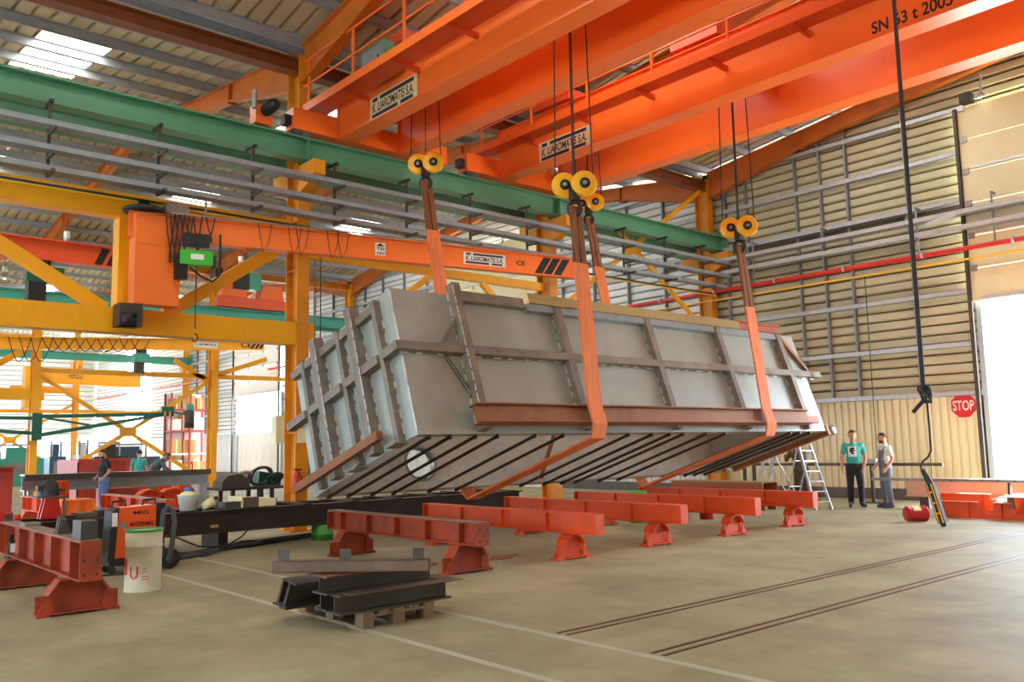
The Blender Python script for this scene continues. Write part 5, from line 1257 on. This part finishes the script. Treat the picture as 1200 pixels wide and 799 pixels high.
person(P4, math.pi*-.5+.1, 'worker in black T-shirt and blue jeans standing in the next bay',
    dict(joints=dict(elL=(.25, .03, 1.16), wrL=(.2, -.12, .98), elR=(-.25, .03, 1.16), wrR=(-.18, -.14, 1.0), hed=(0, -.05, 1.635)), beard=True, head_dir=(0, -1, -.25)),
    dict(skin='skin', shirt='black_shirt', pants='jeans', shoe='shoe', hair='hair'), 1.68)
P5 = Vector((-26.2, hit(178, 545, 0, -26.2).y, 0))
person(P5, math.pi*.5-.3, 'worker in dark grey overalls bending forward over a steel beam',
    dict(joints=dict(wst=(0, -.04, 1.08), chs=(0, -.16, 1.24), nek=(0, -.3, 1.38), nk2=(0, -.34, 1.42), hed=(0, -.4, 1.47), shL=(.18, -.24, 1.36), shR=(-.18, -.24, 1.36), elL=(.24, -.36, 1.16), wrL=(.17, -.55, 1.05), elR=(-.24, -.36, 1.16), wrR=(-.17, -.55, 1.05)), sleeve='long', head_dir=(0, -1, -.6), bend=1),
    dict(skin='skin', shirt='grey_shirt', pants='grey_shirt', shoe='shoe', hair='hair'), 1.72)
P6 = Vector((-29.0, hit(163, 545, 0, -29.0).y, 0))
person(P6, math.pi*.9, 'worker in pale teal shirt half hidden behind the bending worker',
    dict(joints={}), dict(skin='skin', shirt='teal_shirt', pants='jeans', shoe='shoe', hair='hair'), 1.66)

# ================================================================== NEXT BAYS, LEFT BACKGROUND
def PX(x, y, X): return hit(x, y, 0, X)
# long grey beam on trestles
XG = -25.2; y0, y1 = PX(26, 560, XG).y, PX(243, 560, XG).y
gb = thing('steel_table', (XG, (y0+y1)/2, 0), 'long grey steel beam on trestles crossing the next bay', 'bench')
MB().ibeam((XG, y0, .88), (XG, y1, .86), .5, .42, .03, .02).build('beam', 'steel_light', gb)
MB().box(XG+.25, XG+.27, y0, y1, .93, 1.08).build('dark_edge', 'steel_dark', gb)
for y in (y0+.15, y1-.1):
    for X in (XG-.2, XG+.2): MB().box(X-.06, X+.06, y-.06, y+.06, 0, .67).build('leg', 'steel_light', gb)
# red container
XC = -31.0; y0, y1 = PX(78, 560, XC).y, PX(160, 560, XC).y
rc = thing('red_container', (XC, (y0+y1)/2, 0), 'red ribbed steel skip standing behind the black-shirted worker', 'container')
for a, b, c, d in ((XC-1.2, XC+1.2, y0, y0+.04), (XC-1.2, XC+1.2, y1-.04, y1), (XC-1.2, XC-1.16, y0, y1), (XC+1.16, XC+1.2, y0, y1)): MB().box(a, b, c, d, .1, 1.4).build('side', 'container', rc)
y = y0+.2
while y < y1: MB().box(XC+1.2, XC+1.26, y, y+.07, .1, 1.36).build('rib', 'container', rc); y += .42
MB().box(XC+1.2, XC+1.28, y0, y1, 1.33, 1.42).build('top_rim', 'container', rc); MB().box(XC-1.2, XC+1.2, y0, y1, 0, .1).build('base', 'container', rc)
# red I-beam standing at left edge
XR = -17.0; ya, yb = PX(5, 560, XR).y, PX(15, 560, XR).y
o = MB().ibeam((XR, ya-.5, 1.0), (XR, yb, 1.0), .3, .8, .03, .03, (0, 0, 1)).build('steel_section', 'container'); tag(o, 'dark red deep steel section cut off at left edge', 'steel beam')
MB().box(XR-.14, XR+.14, ya-.4, yb, 0, .6).build('section_rest', 'steel_dark', o)
# orange spare pedestals and blocks
for k, (px, py, X, lb) in enumerate(((175, 580, -20.5, 'orange rounded pedestal left of the shelf rack, left of two'), (200, 580, -20.5, 'orange rounded pedestal left of the shelf rack, right of two'))):
    t = thing('spare_pedestal', (X, PX(px, py, X).y, 0), lb, 'stand', 'spare orange pedestals'); pedestal(t, X, PX(px, py, X).y, 'stand', .7, False)
    for ch in t.children: ch.scale = (1.6, 1.6, 2.2)
for k, (x0, x1, y0_, y1_, X, mt, lb) in enumerate(((58, 78, 565, 592, -23, 'stand', 'orange steel box under the long grey beam, leftmost'), (117, 160, 572, 592, -27.6, 'container', 'red steel frame under the long grey beam'), (160, 199, 562, 580, -27.8, 'stand', 'orange steel frame under the right part of grey beam'), (209, 221, 560, 572, -26.6, 'welder', 'orange machine box under the right end of grey beam'), (70, 107, 586, 603, -16.9, 'jib', 'bright orange box beam behind the small welder'))):
    a, b = PX(x0, y1_, X), PX(x1, y0_, X); zz = max(0, a.z)
    t = thing('steel_assembly', (X, (a.y+b.y)/2, 0), lb, 'steel frame', 'orange steel frames in the next bay')
    MB().box(X-.4, X+.1, a.y, b.y, 0 if k != 4 else .1, b.z).build('frame_box', mt, t)
    n = max(2, int((b.y-a.y)/.5))
    for i in range(n+1): yy = a.y+(b.y-a.y)*i/n; MB().box(X+.1, X+.16, yy-.03, yy+.03, 0, b.z).build('frame_post', mt, t)
    MB().box(X-.42, X+.17, a.y-.02, b.y+.02, b.z, b.z+.03).build('frame_top', mt, t)
# work table with parts near the column
XQ = -20.0; ya, yb = PX(252, 575, XQ).y, PX(330, 575, XQ).y; zt = PX(290, 570, XQ).z
wt = thing('work_table', (XQ, (ya+yb)/2, 0), 'dark steel work table with machine parts left of the near column', 'table')
MB().box(XQ-.5, XQ+.4, ya, yb, zt-.06, zt).build('table_top', 'bench', wt)
for y in (ya+.3, ya+1.0, yb-.4):
    for X in (XQ-.4, XQ+.3): MB().box(X-.04, X+.04, y-.04, y+.04, 0, zt-.06).build('leg', 'bench', wt)
for k, (px, r, mt, lb) in enumerate(((285, .2, 'steel_light', 'grey coil of wire on the dark work table, left one'), (305, .26, 'hose', 'big grey hose coil on the dark work table'), (322, .16, 'rubber', 'black hose coil on the dark work table next to column'))):
    y = PX(px, 560, XQ).y
    pts = [Vector((XQ+.15*math.sin(t)+.04*math.sin(2.3*t), y+r*math.cos(t)*(1+.1*math.sin(1.7*t)), zt+.08+r+r*math.sin(t)*.8)) for t in [i*.4 for i in range(48)]]
    o = MB().path(pts, .035, 8).build('hose_coil', mt); tag(o, lb, 'hose', 'coils on the work table')
    lo = min(v.co.z for v in o.data.vertices)+o.location.z; o.location.z -= lo-zt
y = PX(272, 560, XQ).y; o = MB().prism([(y-.35, zt), (y+.35, zt), (y+.3, zt+.18), (y+.1, zt+.32), (y-.2, zt+.28), (y-.33, zt+.14)], 0, XQ-.3, XQ+.25).build('machine_part', 'steel_dark'); tag(o, 'dark machine casing on left end of the work table', 'machine part')
y = PX(318, 555, XQ).y; o = MB().prism([(y-.3, zt), (y+.3, zt), (y+.28, zt+.25), (y-.25, zt+.35)], 0, XQ-.45, XQ-.1).build('tool_box', 'green_dark'); tag(o, 'dark green tool box at the back of the work table', 'tool box')
# shelf rack with boxes by the far doorway
XS = -50.0; ya, yb = PX(196, 520, XS).y, PX(240, 520, XS).y
sr = thing('shelf_rack', (XS, (ya+yb)/2, 0), 'tall red and white shelf rack loaded with cartons at far left', 'shelf')
zs = [.3, 1.5, 2.8, 4.0]
for y in (ya, (ya+yb)/2, yb):
    for X in (XS-.5, XS+.5): MB().box(X-.05, X+.05, y-.05, y+.05, 0, 4.9).build('upright', 'shelf_red', sr)
for z in zs: MB().box(XS-.5, XS+.5, ya, yb, z-.1, z).build('shelf_board', 'white' if z > 1 and z < 2 else 'shelf_red', sr)
MB().box(XS-.52, XS-.5, ya, yb, .2, 4.9).build('back_panel', 'white', sr)
for z in zs:
    y = ya+.1
    while y < yb-.5:
        w_ = random.uniform(.45, .8); hh = random.uniform(.55, .98)
        if random.random() < .95 and y+w_ < yb-.06:
            bx = thing('carton', (XS, y+w_/2, z), 'carton on the far shelf rack, %s of its shelf, %s level' % (['first', 'second', 'third', 'fourth', 'fifth', 'sixth'][min(5, int((y-ya)/.65))], {.3: 'lowest', 1.5: 'second', 2.8: 'third', 4.0: 'top'}[z]), 'carton', 'cartons on the far shelf rack')
            m_ = random.choice(['cardboard', 'cardboard', 'white', 'timber']); MB().box(XS-.35, XS+.42, y, y+w_, z, z+hh).build('box', m_, bx); MB().box(XS+.42, XS+.424, y+w_*.42, y+w_*.55, z, z+hh).build('tape', 'paper', bx)
        y += w_+.08
# far machines, white and blue, along the far wall
for k, (px, py0, py1, X, w_, mt, lb) in enumerate(((66, 520, 560, -45, .35, 'car_blue', 'dark blue machine column far behind the red skip'), (128, 521, 560, -46, .8, 'steel_dark', 'dark machine tool at left of the far machine group'), (150, 523, 560, -47, 1.5, 'car_blue', 'blue-grey machine tool in the middle of far machine group'), (98, 518, 560, -44, .3, 'white', 'white machine pillar at the far left behind the skip'), (20, 524, 560, -50, 1.2, 'teal', 'teal far machine near the left edge'))):
    a = PX(px, py0, X); t = thing('machine_tool', (X, a.y, 0), lb, 'machine', 'far machine tools')
    MB().box(X-.6, X+.4, a.y-w_, a.y+w_, 0, a.z*.72).build('machine_base', mt, t); MB().box(X-.5, X, a.y-w_*.4, a.y+w_*.4, a.z*.72, a.z).build('machine_head', mt, t); MB().box(X+.4, X+.43, a.y-w_*.5, a.y+w_*.5, a.z*.3, a.z*.6).build('machine_door', 'steel_light', t)
    MB().path([(X, a.y-w_*.6, a.z*.72), (X, a.y-w_*.6, a.z+.1), (X, a.y+w_*.6, a.z+.1), (X, a.y+w_*.6, a.z*.72)], .06, 8).build('machine_pipe', 'steel_light', t)
# yellow jib in the second column row
XJ = -36.4
yj = thing('jib_crane', (XJ, 5, 5), 'yellow swing jib with black stripes in the bay behind', 'jib crane', 'jib cranes')
ye = PX(309, 405, XJ).y; zt0 = PX(0, 400, XJ).z; zt1 = PX(309, 400, XJ).z; zt_ = 6.1
ys_ = PX(-20, 400, XJ).y
MB().ibeam((XJ, 4.5, 5.6), (XJ, ye, 6.25), .3, .46, .03, .06).build('arm', 'yellow', yj)
MB().box(XJ-.9, XJ+.2, 4.4, 5.3, 4.0, 5.8).build('mast', 'yellow', yj)
def yjz(y): return 5.6+(y-4.5)/(ye-4.5)*.65
for px in (296, 301, 306):
    y = PX(px, 405, XJ).y; z = yjz(y); MB().add([(XJ+.035, y-.12, z-.16), (XJ+.035, y, z-.16), (XJ+.035, y+.2, z+.14), (XJ+.035, y+.08, z+.14)], [(0, 1, 2, 3)]).build('warning_stripe', 'blackpaint', yj)
y = PX(282, 405, XJ).y; text('ce_mark', 'CE', 'blackpaint', yj, (XJ+.03, y, yjz(y)-.1), (0, 1, 0), (0, 0, 1), .5, .22, .006)
y = PX(227, 405, XJ).y; y2 = PX(255, 405, XJ).y; pl_ = MB().box(XJ+.03, XJ+.04, y, y2, yjz(y)-.1, yjz(y)+.14).build('name_plate', 'white', yj)
text('lettering', 'K. LIAROMATIS S.A.', 'navy', pl_, (XJ+.04, y+.06, yjz(y)-.02), (0, 1, 0), (0, 0, 1), y2-y-.12, .1, .005)
for k in range(12):
    y = PX(8+k*13, 405, XJ).y; d = .9 if k < 3 else .5
    MB().path([(XJ+.2, y+.75*t, yjz(y)+.2-d*math.sin(math.pi*t)) for t in [i/10 for i in range(11)]], .018, 5).build('festoon_loop', 'black', yj)
h0 = PX(165, 430, XJ); MB().box(XJ-.2, XJ+.2, h0.y-.3, h0.y+.3, yjz(h0.y)-.75, yjz(h0.y)-.4).build('hoist_body', 'teal', yj); MB().box(XJ-.15, XJ+.15, h0.y-.25, h0.y+.1, yjz(h0.y)-1.2, yjz(h0.y)-.75).build('hoist_motor', 'steel_dark', yj); MB().box(XJ-.1, XJ+.1, h0.y-.2, h0.y+.2, yjz(h0.y)-.4, yjz(h0.y)-.23).build('hoist_trolley', 'steel_dark', yj); MB().tube((XJ, h0.y+.1, 1.2), (XJ, h0.y+.1, yjz(h0.y)-.75), .015, 5).build('load_chain', 'steel_dark', yj)
# third-row yellow jib
XK = -57.5; z0 = PX(60, 440, XK).z; z1 = PX(163, 446, XK).z; ya, yb = PX(40, 440, XK).y, PX(165, 445, XK).y
kj = thing('jib_crane', (XK, yb, 4.5), 'farthest yellow jib arm with raised lettering under the teal beam', 'jib crane', 'jib cranes')
MB().ibeam((XK, ya, z0), (XK, yb, z1), .4, .9, .05, .1).build('arm', 'yellow', kj); MB().box(XK-.6, XK+.3, ya-.5, ya+.4, z0-2, z0+.5).build('mast', 'yellow', kj); MB().bar((-58.6, ya-1, z0-.8), (-58.9, 15.3, z0-.8), .3, .4).build('support_beam', 'yellow', kj)
y = PX(80, 440, XK).y; y2 = PX(97, 440, XK).y; text('lettering', 'VERLLO', 'rust', kj, (XK+.05, y, z0-.15), (0, 1, 0), (0, 0, 1), y2-y, .4, .006)
# green swing arm on the second row column
gj = thing('swing_arm', (-37.2, 8.25, 2.6), 'dark green light swing arm on the far left column', 'jib crane')
XA_ = -37.1
def gp(px, py): return PX(px, py, XA_)
MB().box(XA_-.2, XA_+.1, 8.1, 8.45, gp(45, 516).z, gp(45, 484).z).build('mount', 'green_dark', gj)
for s0, s1, r in (((45, 488), (195, 485), .07), ((45, 510), (190, 486), .07), ((55, 490), (105, 498), .04)): MB().bar(gp(*s0), gp(*s1), .1, r*2).build('arm_tube', 'green_dark', gj)
for s0, s1 in (((44, 490), (-30, 489)), ((44, 508), (-30, 503))): MB().bar(gp(*s0), gp(*s1), .1, .13).build('arm_tube', 'green_dark', gj)
e = gp(196, 482); MB().box(XA_-.1, XA_+.1, e.y-.25, e.y+.25, e.z-.2, e.z+.2).build('arm_end', 'green_dark', gj)
f_ = gp(222, 486); MB().bar(e, f_, .08, .08).build('outer_link', 'green_dark', gj); MB().lathe([(.02, -.55), (.2, -.55), (.2, .15), (.12, .2), (.02, .2)], (XA_, f_.y, f_.z), (0, 0, 1), 18).build('feeder_can', 'steel_dark', gj); MB().box(XA_-.1, XA_+.1, f_.y-.15, f_.y+.15, f_.z+.2, f_.z+.45).build('feeder_head', 'teal', gj)
for k in range(5): MB().box(XA_+.1, XA_+.11, e.y-.25+k*.1, e.y-.2+k*.1, e.z-.2, e.z+.0).build('stripe', 'sheave' if k % 2 else 'black', gj)
# orange crane end carriage and red jib in the second bay
XO = -36.8; ya, yb = PX(253, 360, XO).y, PX(335, 365, XO).y
oc = thing('bridge_crane', (XO, (ya+yb)/2, 7.9), 'far orange crane carriage with teal motor on the teal runway', 'crane', 'overhead bridge cranes')
MB().box(XO-.2, XO+.2, ya, yb, 7.9, 8.35).build('end_carriage', 'crane_red', oc)
for px in (272, 316):
    y = PX(px, 360, XO).y; MB().prism([(y-.6, 8.35), (y+.6, 8.35), (y+.45, 9.0), (y-.45, 9.0)], 0, XO-.3, XO+.25).build('girder_end', 'crane', oc); MB().box(XO, XO+12, y-.35, y+.35, 8.35, 9.1).build('girder', 'crane', oc) if 0 else None
y = PX(295, 350, XO).y; MB().box(XO-.3, XO+.3, y-.25, y+.3, 8.75, 9.5).build('drive_motor', 'teal', oc); MB().box(XO-.3, XO+.3, y-1.0, y-.25, 8.7, 9.3).build('motor_cover', 'black', oc)
y = PX(268, 352, XO).y; MB().box(XO-.4, XO+.2, y-.7, y+.5, 9.0, 9.55).build('control_box', 'steel_dark', oc)
XM = -24.0; a_ = PX(-10, 272, XM); b_ = PX(136, 322, XM)
rj = thing('jib_crane', (XM, b_.y, b_.z-.5), 'red jib arm with black end stripes behind the yellow frame', 'jib crane', 'jib cranes')
za = a_.z
MB().ibeam((XM, a_.y-4, PX(0, 287, XM).z+.0), (XM, b_.y, PX(0, 287, XM).z-.0), .3, .55, .03, .06).build('arm', 'crane_red', rj)
zc = PX(0, 287, XM).z
for px in (116, 130):
    y = PX(px, 322, XM).y; MB().add([(XM+.034, y-.15, zc-.24), (XM+.034, y+.05, zc-.24), (XM+.034, y+.25, zc+.22), (XM+.034, y+.05, zc+.22)], [(0, 1, 2, 3)]).build('warning_stripe', 'blackpaint', rj)
y = PX(47, 335, XM).y; MB().box(XM-.2, XM+.2, y-.35, y+.5, zc-.85, zc-.45).build('hoist_body', 'green_dark', rj); MB().box(XM-.2, XM+.2, y-.3, y+.1, zc-1.5, zc-.85).build('hoist_drum', 'black', rj); MB().box(XM-.1, XM+.1, y-.2, y+.2, zc-.45, zc-.27).build('hoist_trolley', 'black', rj)
# high-bay lamps
def lamp(p, label):
    l = thing('high_bay_lamp', p, label, 'lamp', 'high-bay lamps')
    p = Vector(p); MB().lathe([(.06, .3), (.09, .3), (.12, .12), (.28, 0), (.26, 0), (.1, .11), (.06, .12)], p, (0, 0, 1), 20, False).build('reflector', 'lamp_metal', l)
    MB().ball(p+Vector((0, 0, .08)), .07, 10, (1, 1, 1.2)).build('bulb', 'bulb', l); MB().lathe([(.01, .3), (.1, .3), (.1, .55), (.01, .55)], p, (0, 0, 1), 16).build('ballast', 'white', l)
    MB().tube(p+Vector((0, 0, .55)), (p.x, p.y, zroof(p.x)+.06), .012, 6).build('suspension', 'steel_dark', l)
for (px, py, X, lb) in ((78, 290, -31.5, 'high-bay lamp left of the orange jib mast'), (282, 316, -33.5, 'high-bay lamp under the orange jib arm'), (33, 325, -40.0, 'high-bay lamp at left edge above the teal runway'), (5, 327, -41.0, 'high-bay lamp cut off by the left edge')):
    h_ = PX(px, py, X); lamp((h_.x, h_.y, h_.z), lb)
p_ = hit(468, 22, 0, -14.3); lp_ = thing('high_bay_lamp', (p_.x, 12.0, 9.3), 'high-bay lamp behind the near walkway railing', 'lamp', 'high-bay lamps')
bX = hit(440, 60, 1, 8.45).x
bx_ = thing('crane_control_box', (bX, 8.45, 8.54), 'grey-green electric box standing on the near crane walkway', 'control box'); box('box', 'green', bx_, bX-.4, bX+.4, 8.38, 8.62, 8.54, 9.1); box('box_door', 'galv_dull', bx_, bX-.35, bX+.35, 8.37, 8.38, 8.58, 9.06); box('door_handle', 'black', bx_, bX+.2, bX+.25, 8.355, 8.37, 8.78, 8.86)
bpy.data.objects.remove(lp_)
